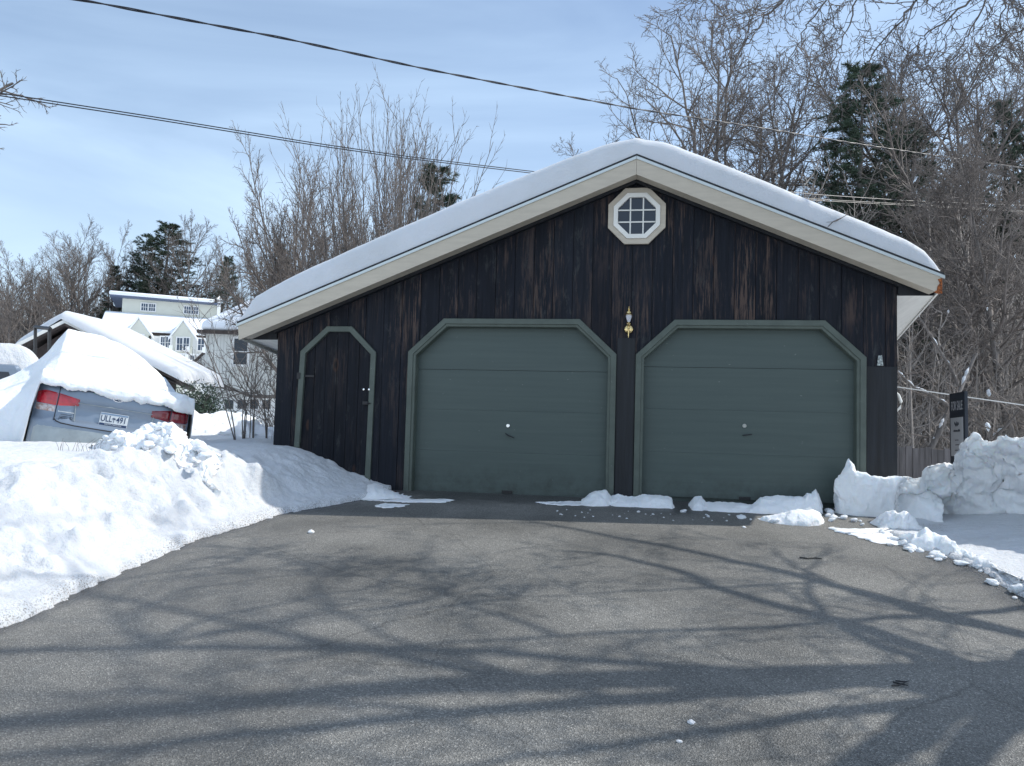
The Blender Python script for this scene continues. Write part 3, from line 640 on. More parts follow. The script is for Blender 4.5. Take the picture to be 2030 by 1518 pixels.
# snow blanket on the roof
TU = np.array([EL - 0.6, EL, -3.47, -3.35, -2.95, -2.2, -0.73, 0.5, 1.11, 1.487, 1.83, 2.6, 3.42, 4.1, 4.5, 4.71, 4.80, ER, ER + 0.6])
TT = np.array([0.02, 0.03, 0.13, 0.24, 0.285, 0.31, 0.335, 0.31, 0.285, 0.255, 0.275, 0.27, 0.25, 0.235, 0.215, 0.17, 0.10, 0.03, 0.02])
def roof_snow():
    sn = np.concatenate([np.linspace(0, 0.03, 12), np.linspace(0.035, 0.965, 190), np.linspace(0.97, 1, 12)])
    w = np.concatenate([np.linspace(0, 0.22, 16) ** 1.0, np.linspace(0.25, 1.0, 14), np.linspace(1.15, BV - FV, 34)])
    S, W = np.meshgrid(sn, w); Vv = FV + 0.01 + W
    e0 = EL - KL * (Vv - FV) + 0.01; e1 = ER + KR * (Vv - FV) - 0.02
    # keep the ridge on a fixed parameter
    sr = (RU_ - EL) / (ER - EL)
    Uu = np.where(S < sr, e0 + (RU_ - e0) * S / sr, RU_ + (e1 - RU_) * (S - sr) / (1 - sr))
    Uf = np.where(S < sr, EL + (RU_ - EL) * S / sr, RU_ + (ER - RU_) * (S - sr) / (1 - sr))
    T = 1.18 * np.interp(Uf, TU, TT) + 0.012 * fbm(Uu * 1.6, Vv * 1.6, o=3, seed=90) * np.minimum(1, np.interp(Uf, TU, TT) / 0.2)
    rd = 0.19 + 0.03 * fbm(Uu * 2, 0 * Uu, seed=91)
    f = np.clip(1 - (1 - np.clip(W / rd, 0, 1)) ** 3.2, 0, 1) ** (1 / 2.6); fb = np.sqrt(np.clip(1 - (1 - np.clip((BV - FV - W) / 0.2, 0, 1)) ** 2, 0, 1))
    roofz = np.where(Uu < RU_, RZ - SLL * (RU_ - Uu), RZ - SLR * (Uu - RU_))
    # round off the ridge
    roofz = roofz - 0.0
    ridge = -0.05 * np.exp(-((Uu - RU_) / 0.22) ** 2) * f
    Z = roofz + 0.004 + T * f * fb + ridge
    Vv = Vv + 0.012 * fbm(Uu * 5, Z * 5, seed=92) * (W < 0.22)
    P = np.stack([Uu, Vv, Z], -1).reshape(-1, 3); nx = len(sn)
    i = np.arange((len(w) - 1) * nx).reshape(-1, nx)[:, :-1].ravel()
    return mesh_np('roof_snow', P, np.stack([i, i + 1, i + nx + 1, i + nx], -1), M['roof_snow'], smooth=True)
o = roof_snow(); o.location = ORG; o.rotation_euler = (0, 0, -YAW)
tag(o, 'thick smooth blanket of snow lying on the garage roof', 'snow')
#@@PART2
# ------------------------------------------------------------------ trees
class Paths:
    def __init__(s): s.d = {}
    def add(s, pts, rs, k): s.d.setdefault((len(pts), k), []).append((pts, rs))
    def build(s, name, matl, parent=None):
        V = []; F = []; base = 0
        for (n, k), L_ in s.d.items():
            P = np.array([[tuple(p) for p in a] for a, _ in L_]); R_ = np.array([b for _, b in L_]); m = len(P)
            T = np.empty_like(P); T[:, 1:-1] = P[:, 2:] - P[:, :-2]; T[:, 0] = P[:, 1] - P[:, 0]; T[:, -1] = P[:, -1] - P[:, -2]
            T /= np.linalg.norm(T, axis=2, keepdims=True) + 1e-9
            ax = P[:, -1] - P[:, 0]; ref = np.where((np.abs(ax[:, 2:3]) > 0.75 * np.linalg.norm(ax, axis=1, keepdims=True)), [[1.0, 0.13, 0]], [[0, 0.1, 1.0]])[:, None, :]
            A = np.cross(T, np.broadcast_to(ref, T.shape)); A /= np.linalg.norm(A, axis=2, keepdims=True) + 1e-9; B = np.cross(T, A)
            th = 2 * PI * np.arange(k) / k
            Q = P[:, :, None, :] + R_[:, :, None, None] * (A[:, :, None, :] * np.cos(th)[None, None, :, None] + B[:, :, None, :] * np.sin(th)[None, None, :, None])
            V.append(Q.reshape(-1, 3))
            i, j, q = np.meshgrid(np.arange(m), np.arange(n - 1), np.arange(k), indexing='ij'); b = base + i * n * k + j * k
            F.append(np.stack([b + q, b + (q + 1) % k, b + k + (q + 1) % k, b + k + q], -1).reshape(-1, 4)); base += m * n * k
        return mesh_np(name, np.concatenate(V), F, matl, parent, smooth=True)
def rot_dir(rng, d, ang, az):
    a = d.cross(Vector((0.3, 0.2, 1)) if abs(d.z) < 0.9 else Vector((1, 0, 0))).normalized(); b = d.cross(a)
    return (d * math.cos(ang) + (a * math.cos(az) + b * math.sin(az)) * math.sin(ang)).normalized()
def grow(rng, p, d, L_, r, lev, spec, out, split=0):
    s = spec[lev]; n = s['seg']; pts = [p]; rs = [r]; tp = s.get('tip', 0.35)
    g = rng.gauss; w = s['wob']; tr = s.get('trop', 0)
    for i in range(n):
        d = Vector((d.x + g(0, w), d.y + g(0, w), d.z + g(0, w) + tr)).normalized()
        p = p + d * (L_ / n); pts.append(p); rs.append(r * (1 - (1 - tp) * (i + 1) / n))
    out[0 if lev <= split else 1].add(pts, rs, s['k'])
    if lev + 1 < len(spec):
        c = spec[lev + 1]; kids = s['kids']; t0 = s['t0']; az = rng.uniform(0, 6.28)
        for k in range(kids):
            t = t0 + (1 - t0) * (k + rng.random()) / kids; f = t * n; i = min(int(f), n - 1); q = pts[i].lerp(pts[i + 1], f - i)
            dd = (pts[i + 1] - pts[i]).normalized(); az += 2.4 + g(0, 0.5)
            cd = rot_dir(rng, dd, rad(s['ang'] + g(0, s.get('angv', 9))), az)
            sh = s.get('shape', lambda t: 1 - 0.55 * (t - t0) / (1 - t0 + 1e-6))(t)
            cr = min(rs[i] * 0.75, r * s.get('rr', 0.45) * (0.6 + 0.4 * sh)); 
            grow(rng, q, cd, L_ * s['ratio'] * sh * rng.uniform(0.7, 1.2), max(cr, s.get('rmin', 0.006)), lev + 1, spec, out, split)
TRV = {}
def tree_variant(key, seed, spec, H=12.0, r=0.16, lean=(0, 0), split=0):
    rng = random.Random(seed); out = (Paths(), Paths())
    grow(rng, Vector((0, 0, -0.3)), Vector((lean[0], lean[1], 1)).normalized(), H, r, 0, spec, out, split)
    t = out[0].build('trunk', M['bark']); c = out[1].build('crown', M['twig'])
    TRV[key] = (t, c)
fan = [dict(seg=9, wob=0.03, trop=0.03, k=7, kids=17, t0=0.30, ang=38, ratio=0.46, rr=0.5, tip=0.12),
       dict(seg=7, wob=0.07, trop=0.07, k=5, kids=11, t0=0.2, ang=32, ratio=0.46, rr=0.5, tip=0.25),
       dict(seg=5, wob=0.09, trop=0.06, k=3, kids=8, t0=0.15, ang=30, ratio=0.5, rr=0.6, rmin=0.011),
       dict(seg=3, wob=0.12, trop=0.05, k=3, kids=3, t0=0.3, ang=30, ratio=0.6, rmin=0.008), dict(seg=2, wob=0.12, k=3)]
curl = [dict(seg=10, wob=0.07, trop=0.03, k=7, kids=14, t0=0.30, ang=42, angv=14, ratio=0.5, rr=0.55, tip=0.15),
        dict(seg=8, wob=0.13, trop=0.06, k=5, kids=10, t0=0.2, ang=40, ratio=0.45, rr=0.5, tip=0.25),
        dict(seg=5, wob=0.16, trop=0.03, k=3, kids=8, t0=0.1, ang=40, ratio=0.5, rr=0.6, rmin=0.010),
        dict(seg=3, wob=0.18, trop=0.02, k=3, kids=4, t0=0.2, ang=40, ratio=0.55, rmin=0.007), dict(seg=2, wob=0.2, k=3)]
tall = [dict(seg=10, wob=0.035, trop=0.02, k=7, kids=18, t0=0.22, ang=48, angv=14, ratio=0.34, rr=0.42, tip=0.15),
        dict(seg=6, wob=0.12, trop=0.09, k=4, kids=9, t0=0.15, ang=38, ratio=0.5, rr=0.5, tip=0.25),
        dict(seg=4, wob=0.14, trop=0.05, k=3, kids=7, t0=0.1, ang=38, ratio=0.5, rr=0.6, rmin=0.010),
        dict(seg=3, wob=0.16, k=3, kids=3, t0=0.2, ang=40, ratio=0.55, rmin=0.007), dict(seg=2, wob=0.2, k=3)]
tree_variant('fan_a', 1, fan); tree_variant('fan_b', 2, fan, lean=(0.1, 0)); tree_variant('fan_c', 3, fan, lean=(-0.08, 0.05))
tree_variant('curl_a', 4, curl, r=0.15); tree_variant('curl_b', 5, curl, r=0.15, lean=(0.15, 0)); tree_variant('curl_c', 6, curl, r=0.14, lean=(-0.15, 0.1))
tree_variant('tall_a', 7, tall, r=0.14); tree_variant('tall_b', 8, tall, r=0.13)
# broad round crown on a short trunk
broad = [dict(seg=4, wob=0.03, trop=0.0, k=8, kids=30, t0=0.30, ang=50, angv=24, ratio=1.55, rr=0.34, tip=0.4, shape=lambda t: 1.0),
         dict(seg=9, wob=0.06, trop=0.055, k=5, kids=15, t0=0.15, ang=34, ratio=0.36, rr=0.4, tip=0.2),
         dict(seg=5, wob=0.10, trop=0.03, k=3, kids=9, t0=0.1, ang=34, ratio=0.5, rr=0.55, rmin=0.011),
         dict(seg=3, wob=0.14, trop=0.02, k=3, kids=4, t0=0.2, ang=36, ratio=0.55, rmin=0.008), dict(seg=2, wob=0.16, k=3)]
tree_variant('broad', 9, broad, H=4.4, r=0.24)
# clump of upright shoots
def shoots(key, seed, n, H, spread, base_r):
    rng = random.Random(seed); A, B = Paths(), Paths()
    sp = [dict(seg=9, wob=0.035, trop=0.035, k=5, kids=11, t0=0.28, ang=24, ratio=0.30, rr=0.45, tip=0.2, rmin=0.008), dict(seg=4, wob=0.06, trop=0.06, k=3, kids=5, t0=0.2, ang=32, ratio=0.28, rmin=0.006), dict(seg=2, wob=0.1, k=3)]
    for i in range(n):
        a = rng.uniform(0, 6.28); t = math.sqrt(rng.random()) * spread
        d = Vector((math.cos(a) * t, math.sin(a) * t, 1)).normalized()
        grow(rng, Vector((math.cos(a) * 0.25 * t, math.sin(a) * 0.25 * t, -0.2)), d, H * rng.uniform(0.72, 1.0) * (1 - 0.22 * t), base_r * rng.uniform(0.7, 1.1), 0, sp, (A, B))
    TRV[key] = (A.build('trunk', M['bark']), B.build('crown', M['twig']))
shoots('shoots', 12, 58, 8.0, 0.44, 0.028)
shoots('scrub', 13, 30, 3.2, 1.1, 0.02)
# pines
def pine_variant(key, seed, H=16.0, gap=0.55, spreadf=0.24, ragged=0.35, bare=0.12):
    rng = random.Random(seed); A = Paths(); tri = []
    n = 14; pts = []; x = y = 0
    for i in range(n + 1):
        pts.append(Vector((x, y, -0.3 + (H + 0.3) * i / n))); x += rng.gauss(0, 0.04); y += rng.gauss(0, 0.04)
    A.add(pts, [0.22 * (1 - 0.93 * i / n) for i in range(n + 1)], 7)
    def P_at(z):
        f = min(max((z + 0.3) / (H + 0.3) * n, 0), n - 1e-3); i = int(f); return pts[i].lerp(pts[i + 1], f - i)
    z = H * bare; g = rng.gauss
    while z < H - 0.15:
        t = z / H; Lm = H * spreadf * (1 - t) ** 0.8 * (0.5 + 0.5 * min(1, t * 3.5)) + 0.25
        for b in range(rng.choice((4, 5, 6))):
            az = rng.uniform(0, 6.28); Lb = Lm * rng.uniform(1 - ragged, 1.15); el = rng.uniform(-0.12, 0.22) + 0.5 * t
            d = Vector((math.cos(az) * math.cos(el), math.sin(az) * math.cos(el), math.sin(el)))
            p = P_at(z + rng.uniform(-0.15, 0.15)); bp = [p]; m = 6
            for i in range(m):
                d = Vector((d.x + g(0, .05), d.y + g(0, .05), d.z + (0.035 if i > 2 else -0.03) + g(0, .03))).normalized(); p = p + d * (Lb / m); bp.append(p)
            A.add(bp, [max(0.035 * Lb / 3 * (1 - 0.85 * i / m), 0.008) for i in range(m + 1)], 3)
            nk = max(4, int(Lb * 6.5))
            for k in range(nk):
                f = (0.22 + 0.78 * (k + rng.random()) / nk) * m; i = min(int(f), m - 1); q = bp[i].lerp(bp[i + 1], f - i)
                dd = (bp[i + 1] - bp[i]).normalized(); sd_ = rot_dir(rng, dd, rad(rng.uniform(25, 70)), rng.choice((0, PI)) + g(0, 0.5))
                sd_.z += 0.12; sl = rng.uniform(0.25, 0.62) * (1.15 - 0.6 * f / m) * min(1.2, Lb / 2 + 0.3)
                A.add([q, q + sd_ * sl * 0.5, q + sd_ * sl], [0.012, 0.009, 0.006], 3)
                for cpos in (0.45, 0.75, 1.0):
                    c = q + sd_ * sl * cpos
                    for j in range(13):
                        nd = Vector((sd_.x * 0.5 + g(0, .6), sd_.y * 0.5 + g(0, .6), 0.22 + g(0, .45))).normalized(); nl = rng.uniform(0.13, 0.24)
                        sdv = nd.cross(Vector((g(0, 1), g(0, 1), g(0, 1)))).normalized() * 0.017
                        tri.append((c - sdv, c + sdv, c + nd * nl))
        z += gap * rng.uniform(0.7, 1.3) * (1 - 0.45 * t)
    T = np.array([[tuple(v) for v in tr] for tr in tri]).reshape(-1, 3); F = np.arange(len(T)).reshape(-1, 3)
    TRV[key] = (A.build('trunk', M['bark']), mesh_np('needles', T, F, M['needle']))
pine_variant('pine_a', 21); pine_variant('pine_b', 22, spreadf=0.30, ragged=0.55, gap=0.75)
pine_variant('pine_c', 23, H=12, spreadf=0.2, ragged=0.5)
def hgt(k):
    m = 0
    for ob in TRV[k]:
        co = np.empty(len(ob.data.vertices) * 3, np.float32); ob.data.vertices.foreach_get('co', co); m = max(m, float(np.percentile(co[2::3], 99.8)))
    return m
NUSED = {}
def put_tree(key, x, y, z, s, rz, label, cat='bare tree', name='bare_tree', group=None, sx=1.0):
    e = empty(name, (x, y, z), (0, 0, rz), label, cat, group); e.scale = (s * sx, s * sx, s)
    for pr in TRV[key]:
        if key in NUSED or pr.parent: c = pr.copy(); C.objects.link(c)
        else: c = pr
        c.parent = e
    NUSED[key] = 1
    return e
HT = {k: hgt(k) for k in TRV}
def tree_px(key, px_, ytop, Y, label, rz=0.0, cat='bare tree', name='bare_tree', group=None, sx=1.0, zb=None):
    p = at(px_, ytop, Y); zg = float(far_z(np.array([p.x]), np.array([p.y]))[0]) if zb is None else zb
    s = (p.z - zg) / HT[key]
    return put_tree(key, p.x, p.y, zg - 0.1, s, rz, label, cat, name, group, sx)
GR = 'bare trees standing right of the garage'; GLF = 'bare trees on the hill left of the garage'; GP = 'pines among the bare trees'
right = [('curl_a', 1300, 95, 26, 'leftmost bare tree over the right roof slope, reaching left over the ridge', 0.3),
 ('curl_c', 1385, 75, 28, 'bare tree with curling twigs second from the ridge over the right roof slope', 1.9),
 ('tall_a', 1450, 60, 33, 'slim bare tree behind the middle of the right roof slope', 0),
 ('curl_b', 1535, 50, 33, 'wide bare tree over the roof just left of the large pine', 4.1),
 ('tall_b', 1620, 80, 35, 'slim bare tree touching the left side of the large pine', 2.0),
 ('fan_b', 1790, 60, 34, 'bare tree fanning out directly right of the large pine tip', 1.0),
 ('curl_a', 1850, 30, 25, 'tall bare tree rising straight above the right end of the roof', 2.6),
 ('tall_a', 1925, 60, 29, 'slim bare tree behind the for sale sign', 2.2),
 ('curl_c', 1975, 10, 23, 'large bare tree near the right edge of the photo, in front of a ragged pine', 5.0),
 ('fan_a', 2060, 20, 27, 'bare tree cut off by the right edge of the photo', 0.6),
 ('tall_b', 1240, 205, 44, 'farther bare tree showing its top just right of the ridge', 1.0),
 ('tall_a', 1500, 120, 46, 'farther bare tree seen through the twigs over the middle of the right roof slope', 3.0),
 ('curl_b', 1700, 100, 48, 'farther bare tree showing behind the large pine', 3.0),
 ('tall_b', 1880, 110, 45, 'farther bare tree between the pine and the right end of the roof', 4.4),
 ('fan_c', 2000, 100, 50, 'farther bare tree behind the pair of pines at the right edge', 4.0)]
for k_, px_, yt, Y, lb, rz in right: tree_px(k_, px_, yt, Y, lb, rz, group=GR)
tree_px('pine_a', 1700, 122, 25, 'tall dark pine among bare trees above the right roof slope', 0.4, 'pine tree', 'pine_tree', GP, 1.25)
tree_px('pine_b', 1800, 235, 27, 'lower broad pine leaning against the right side of the tall pine', 1.4, 'pine tree', 'pine_tree', GP, 0.9)
tree_px('pine_b', 1995, 190, 28, 'ragged brownish pine at the right edge of the photo', 2.4, 'pine tree', 'pine_tree', GP, 0.85)
left = [('fan_a', 30, 478, 78, 'bare tree at the far left edge of the photo', 0.4, 1.15), ('fan_b', 118, 458, 84, 'bare tree second from the left edge on the hill', 1.2, 1.0),
 ('fan_c', 182, 434, 94, 'tall pale bare tree rising above the black frame and carport peak', 2.2, 1.0), ('fan_a', 240, 436, 96, 'bare tree touching the left side of the big hill pine', 3.0, 0.85),
 ('fan_b', 402, 428, 96, 'fan shaped bare tree between the big hill pine and the garage roof', 4.2, 1.0), ('fan_c', 500, 440, 88, 'bare tree partly behind the broad round tree, left of it', 5.2, 1.0)]
for k_, px_, yt, Y, lb, rz, sx in left: tree_px(k_, px_, yt, Y, lb, rz, group=GLF, sx=sx)
for k_, px_, yt, Y, lb, rz, sx in (('fan_b', 70, 500, 92, 'low bare tree between the two leftmost hill trees', 2.4, 1.1), ('fan_a', 150, 470, 98, 'bare tree third from the left edge on the hill', 5.1, 1.0), ('fan_c', 290, 480, 104, 'bare tree mostly hidden behind the big hill pine', 0.1, 1.1), ('fan_a', 440, 470, 100, 'bare tree right of the fan shaped one by the garage roof', 1.6, 1.0), ('tall_a', 20, 540, 84, 'short bare tree low at the left edge of the hill', 1.9, 1.3)):
    tree_px(k_, px_, yt, Y, lb, rz, group=GLF, sx=sx)
tree_px('pine_a', 330, 440, 98, 'big dark pine standing behind the cream clerestory house', 1.1, 'pine tree', 'pine_tree', GP, 1.75)
tree_px('pine_b', 285, 462, 99, 'pine shoulder to the left of the big hill pine', 2.1, 'pine tree', 'pine_tree', GP, 1.1)
tree_px('pine_a', 225, 525, 96, 'small dark pine left of the cream clerestory house', 0.2, 'pine tree', 'pine_tree', GP, 1.0)
tree_px('pine_a', 457, 508, 90, 'narrow pine above the chimney of the cream house', 3.3, 'pine tree', 'pine_tree', GP, 0.9)
tree_px('pine_b', 560, 480, 46, 'low dark pine behind the broad round bare tree', 3.1, 'pine tree', 'pine_tree', GP, 1.0)
tree_px('pine_c', 862, 325, 22, 'small pine just above the left roof slope, right of the shoots', 0.5, 'pine tree', 'pine_tree', GP, 1.35)
p = at(606, 296, 34); put_tree('broad', p.x, p.y, -0.3, (p.z + 0.3) / HT['broad'], 0.7, 'broad round crowned bare tree behind the left roof slope', sx=0.66)
p = at(700, 330, 40); put_tree('broad', p.x, p.y, -0.3, (p.z + 0.3) / HT['broad'], 2.9, 'second round bare tree seen between the tall upright shoots', sx=0.55)
p = at(815, 225, 23); put_tree('shoots', p.x, p.y, -0.2, (p.z + 0.2) / HT['shoots'], 2.2, 'second clump of upright bare shoots, right of the tallest', 'bush', 'bare_bush', sx=0.62)
p = at(775, 165, 19); put_tree('shoots', p.x, p.y, -0.2, (p.z + 0.2) / HT['shoots'], 0.7, 'bush of tall upright bare shoots rising behind the left roof slope', 'bush', 'bare_bush', sx=0.85)
p = at(640, 480, 18.5); put_tree('scrub', p.x, p.y, -0.3, 1.25, 0.7, 'arching bare bush just above the left eave', 'bush', 'bare_bush')
# low understorey trees right of the garage, with forked trunks
tree_px('curl_b', 1893, 300, 19, 'near bare tree with a thick trunk standing behind the for sale sign', 1.0, group=GR)
tree_px('curl_a', 1950, 330, 18.5, 'near bare tree just right of the for sale sign', 3.6, group=GR)
tree_px('curl_c', 2015, 260, 17.5, 'near bare tree at the right edge above the plough bank', 0.2, group=GR)
tree_px('curl_b', 1830, 360, 22, 'near bare tree between the garage corner and the sign', 4.4, group=GR)
# woodland masses: many thin stems that read as one
def wood_mass(name, spots, seed, hr, twigs, label, cat, matl=None, w=1.0):
    rng = random.Random(seed); A = Paths(); g = rng.gauss
    for (x, y, z) in spots:
        H = rng.uniform(*hr); tp = Vector((x + g(0, 0.06) * H, y + g(0, 0.06) * H, z + H)); b = Vector((x, y, z - 0.3)); m = b.lerp(tp, 0.5) + Vector((g(0, 0.1), g(0, 0.1), 0))
        r = 0.012 * H * rng.uniform(0.6, 1.2) * w; A.add([b, m, tp], [r, r * 0.7, 0.012 * w], 3)
        for k in range(twigs):
            t = rng.uniform(0.1, 1.0); q = b.lerp(tp, t); az = rng.uniform(0, 6.28); L_ = H * 0.30 * (1.1 - 0.6 * t) * rng.uniform(0.5, 1.2)
            d = Vector((math.cos(az), math.sin(az), rng.uniform(0.3, 1.4))).normalized(); e1 = q + d * L_ * 0.5; e2 = e1 + Vector((d.x, d.y, d.z + 0.5)).normalized() * L_ * 0.5
            rr = 0.010 * w * rng.uniform(0.8, 1.6); A.add([q, e1, e2], [rr * 1.6, rr, rr * 0.5], 3)
            for j in range(3):
                f = q.lerp(e1, rng.random()) if j == 0 else e1.lerp(e2, rng.random()); dd = Vector((d.x + g(0, .7), d.y + g(0, .7), d.z + g(0, .5))).normalized()
                A.add([f, f + dd * L_ * rng.uniform(.2, .4)], [rr * 0.7, rr * 0.4], 3)
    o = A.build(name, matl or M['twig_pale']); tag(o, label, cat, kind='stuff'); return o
rng = random.Random(77)
def fz(x, y): return float(far_z(np.array([x]), np.array([y]))[0])
sp = []
for i in range(520):
    y = rng.uniform(20, 62); k = rng.uniform(0.30, 0.80); x = y * k; sp.append((x, y, fz(x, y)))
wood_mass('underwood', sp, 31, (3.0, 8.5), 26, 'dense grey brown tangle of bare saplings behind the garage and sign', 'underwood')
sp = []
for i in range(520):
    y = rng.uniform(60, 120); k = rng.uniform(0.12, 0.85); x = y * k; sp.append((x, y, fz(x, y)))
wood_mass('far_woodland', sp, 32, (8, 17), 20, 'far bare woodland closing the view behind the right hand trees', 'woodland', w=1.8)
sp = []
for i in range(1500):
    y = rng.uniform(80, 128); k = rng.uniform(-0.85, -0.12); x = y * k; sp.append((x, y, fz(x, y)))
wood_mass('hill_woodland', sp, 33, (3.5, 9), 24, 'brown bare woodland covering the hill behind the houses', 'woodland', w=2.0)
sp = []
for i in range(160):
    y = rng.uniform(15.5, 24); k = rng.uniform(0.44, 0.80); x = y * k; sp.append((x, y, fz(x, y)))
wood_mass('thicket', sp, 34, (1.2, 4.0), 22, 'low tangled bare thicket behind the board fence and snow bank', 'thicket', w=0.8)
#@@PART3
# ------------------------------------------------------------------ near tree on the right, mostly above and beside the view
NT = empty('roadside_tree', (6.7, 4.7, -0.35), (0, 0, 0), 'large bare tree whose drooping branches hang in at the top right of the photo', 'bare tree')
def near_tree():
    rng = random.Random(44); A, B = Paths(), Paths(); o = Vector((6.7, 4.7, -0.35)); g = rng.gauss
    def rel(p): return p - o
    tw = [dict(seg=6, wob=0.20, trop=-0.01, k=4, kids=7, t0=0.15, ang=42, angv=14, ratio=0.45, rr=0.5, tip=0.3, rmin=0.0045),
          dict(seg=5, wob=0.26, k=3, kids=4, t0=0.15, ang=45, ratio=0.45, rmin=0.0035), dict(seg=3, wob=0.3, k=3)]
    def limb(pts, r0, r1, nt, tl, seed, k=6):
        rr = random.Random(seed); pts = [Vector(p) for p in pts]; out = []
        for a, b in zip(pts[:-1], pts[1:]):
            for j in range(4): out.append(a.lerp(b, j / 4))
        out.append(pts[-1]); n = len(out)
        sm = [out[0]] + [(out[i - 1] + out[i] * 2 + out[i + 1]) / 4 + Vector((rr.gauss(0, .012), rr.gauss(0, .012), rr.gauss(0, .012))) for i in range(1, n - 1)] + [out[-1]]
        rs = [r0 + (r1 - r0) * (i / (n - 1)) ** 0.8 for i in range(n)]; A.add(sm, rs, k)
        for q in range(nt):
            f = (0.12 + 0.88 * (q + rr.random()) / nt) * (n - 1); i = min(int(f), n - 2); p = sm[i].lerp(sm[i + 1], f - i)
            d = (sm[i + 1] - sm[i]).normalized(); cd = rot_dir(rr, d, rad(rr.uniform(30, 65)), rr.uniform(0, 6.28))
            grow(rr, p, cd, tl * rr.uniform(0.5, 1.2), min(rs[i] * 0.5, 0.012), 0, tw, (B, B))
    # trunk and scaffold limbs
    T = [(6.7, 4.7, -0.6), (6.75, 4.7, 0.8), (6.62, 4.75, 2.2), (6.7, 4.9, 3.6), (6.5, 5.1, 5.2), (6.3, 5.3, 7.2), (6.2, 5.2, 9.2)]
    limb([rel(Vector(p)) for p in T], 0.26, 0.08, 0, 1, 1, 10)
    sc_ = [([(6.5, 5.0, 5.0), (5.9, 5.6, 6.4), (5.0, 5.8, 7.6), (3.7, 5.8, 8.5), (2.5, 5.6, 9.0)], 0.06),
           ([(6.7, 4.7, 3.0), (7.3, 5.6, 4.4), (7.5, 6.9, 5.6), (7.2, 8.2, 6.5), (6.4, 9.4, 7.2)], 0.09),
           ([(6.3, 5.2, 6.6), (5.6, 6.2, 7.8), (4.6, 7.2, 8.7)], 0.06)]
    for i, (P_, r) in enumerate(sc_): limb([rel(Vector(p)) for p in P_], r, 0.022, 8, 1.3, 100 + i)
    # limbs reaching out over the drive: ground trace of each plus its height above the asphalt
    hv = Vector((math.sin(SUN_AZ), math.cos(SUN_AZ), 0)) / math.tan(SUN_EL) + Vector((0, 0, 1))
    over = [([(2030, 1375, 2.6), (1900, 1310, 3.6), (1700, 1240, 4.7), (1500, 1190, 5.5), (1340, 1130, 6.2), (1230, 1102, 6.7), (1120, 1092, 7.0)], .085, .025, 14),
            ([(2060, 1200, 3.6), (1950, 1215, 4.0), (1800, 1219, 4.6), (1600, 1238, 5.2), (1400, 1247, 5.8), (1100, 1258, 6.5), (700, 1290, 7.2), (350, 1345, 7.6)], .05, .014, 16),
            ([(1960, 1370, 3.2), (1810, 1300, 4.0), (1680, 1250, 4.6), (1610, 1190, 5.2), (1600, 1130, 5.7), (1640, 1085, 6.0)], .06, .014, 12),
            ([(2030, 1260, 3.4), (1850, 1222, 4.4), (1700, 1175, 5.2), (1580, 1125, 5.8), (1530, 1085, 6.3)], .045, .012, 12),
            ([(2000, 1345, 2.8), (1800, 1340, 3.8), (1550, 1362, 4.6), (1250, 1388, 5.4), (900, 1412, 6.1), (450, 1462, 6.8), (0, 1500, 7.3)], .12, .03, 18),
            ([(1950, 1390, 3.0), (1700, 1405, 4.0), (1450, 1440, 4.8), (1200, 1480, 5.5), (850, 1530, 6.2)], .07, .02, 12),
            ([(2000, 1330, 2.6), (1880, 1400, 3.4), (1760, 1480, 4.2), (1600, 1590, 5.0), (1350, 1720, 5.8)], .16, .06, 8),
            ([(2080, 1300, 2.3), (2000, 1400, 3.2), (1920, 1500, 4.0), (1800, 1640, 4.8)], .15, .07, 6),
            ([(2050, 1420, 2.6), (1900, 1370, 3.4), (1780, 1345, 4.0), (1640, 1352, 4.6)], .17, .07, 4),
            ([(1250, 1388, 5.4), (1000, 1330, 6.3), (760, 1260, 6.9), (600, 1170, 7.4), (720, 1100, 7.8)], .035, .010, 12),
            ([(1100, 1258, 6.5), (900, 1190, 7.2), (820, 1120, 7.7), (860, 1060, 8.1)], .028, .008, 9),
            ([(900, 1412, 6.1), (600, 1390, 6.9), (300, 1370, 7.4), (60, 1380, 7.8)], .03, .010, 10)]
    for i, (P_, r0, r1, nt_) in enumerate(over):
        W_ = [ground_pt(x, y) + hv * h for x, y, h in P_]; sc_.append((W_, r0)); limb([rel(w) for w in W_], r0, r1, nt_, 1.15, 400 + i)
        if i < 9:
            q = rel(W_[0]); c = Vector((0.0, 0.05, 0.35 + 2.0 + 0.22 * i)) ; limb([c, c.lerp(q, .5) + Vector((0, 0, -.1)), q], r0 * 1.15, r0, 0, 1, 500 + i)
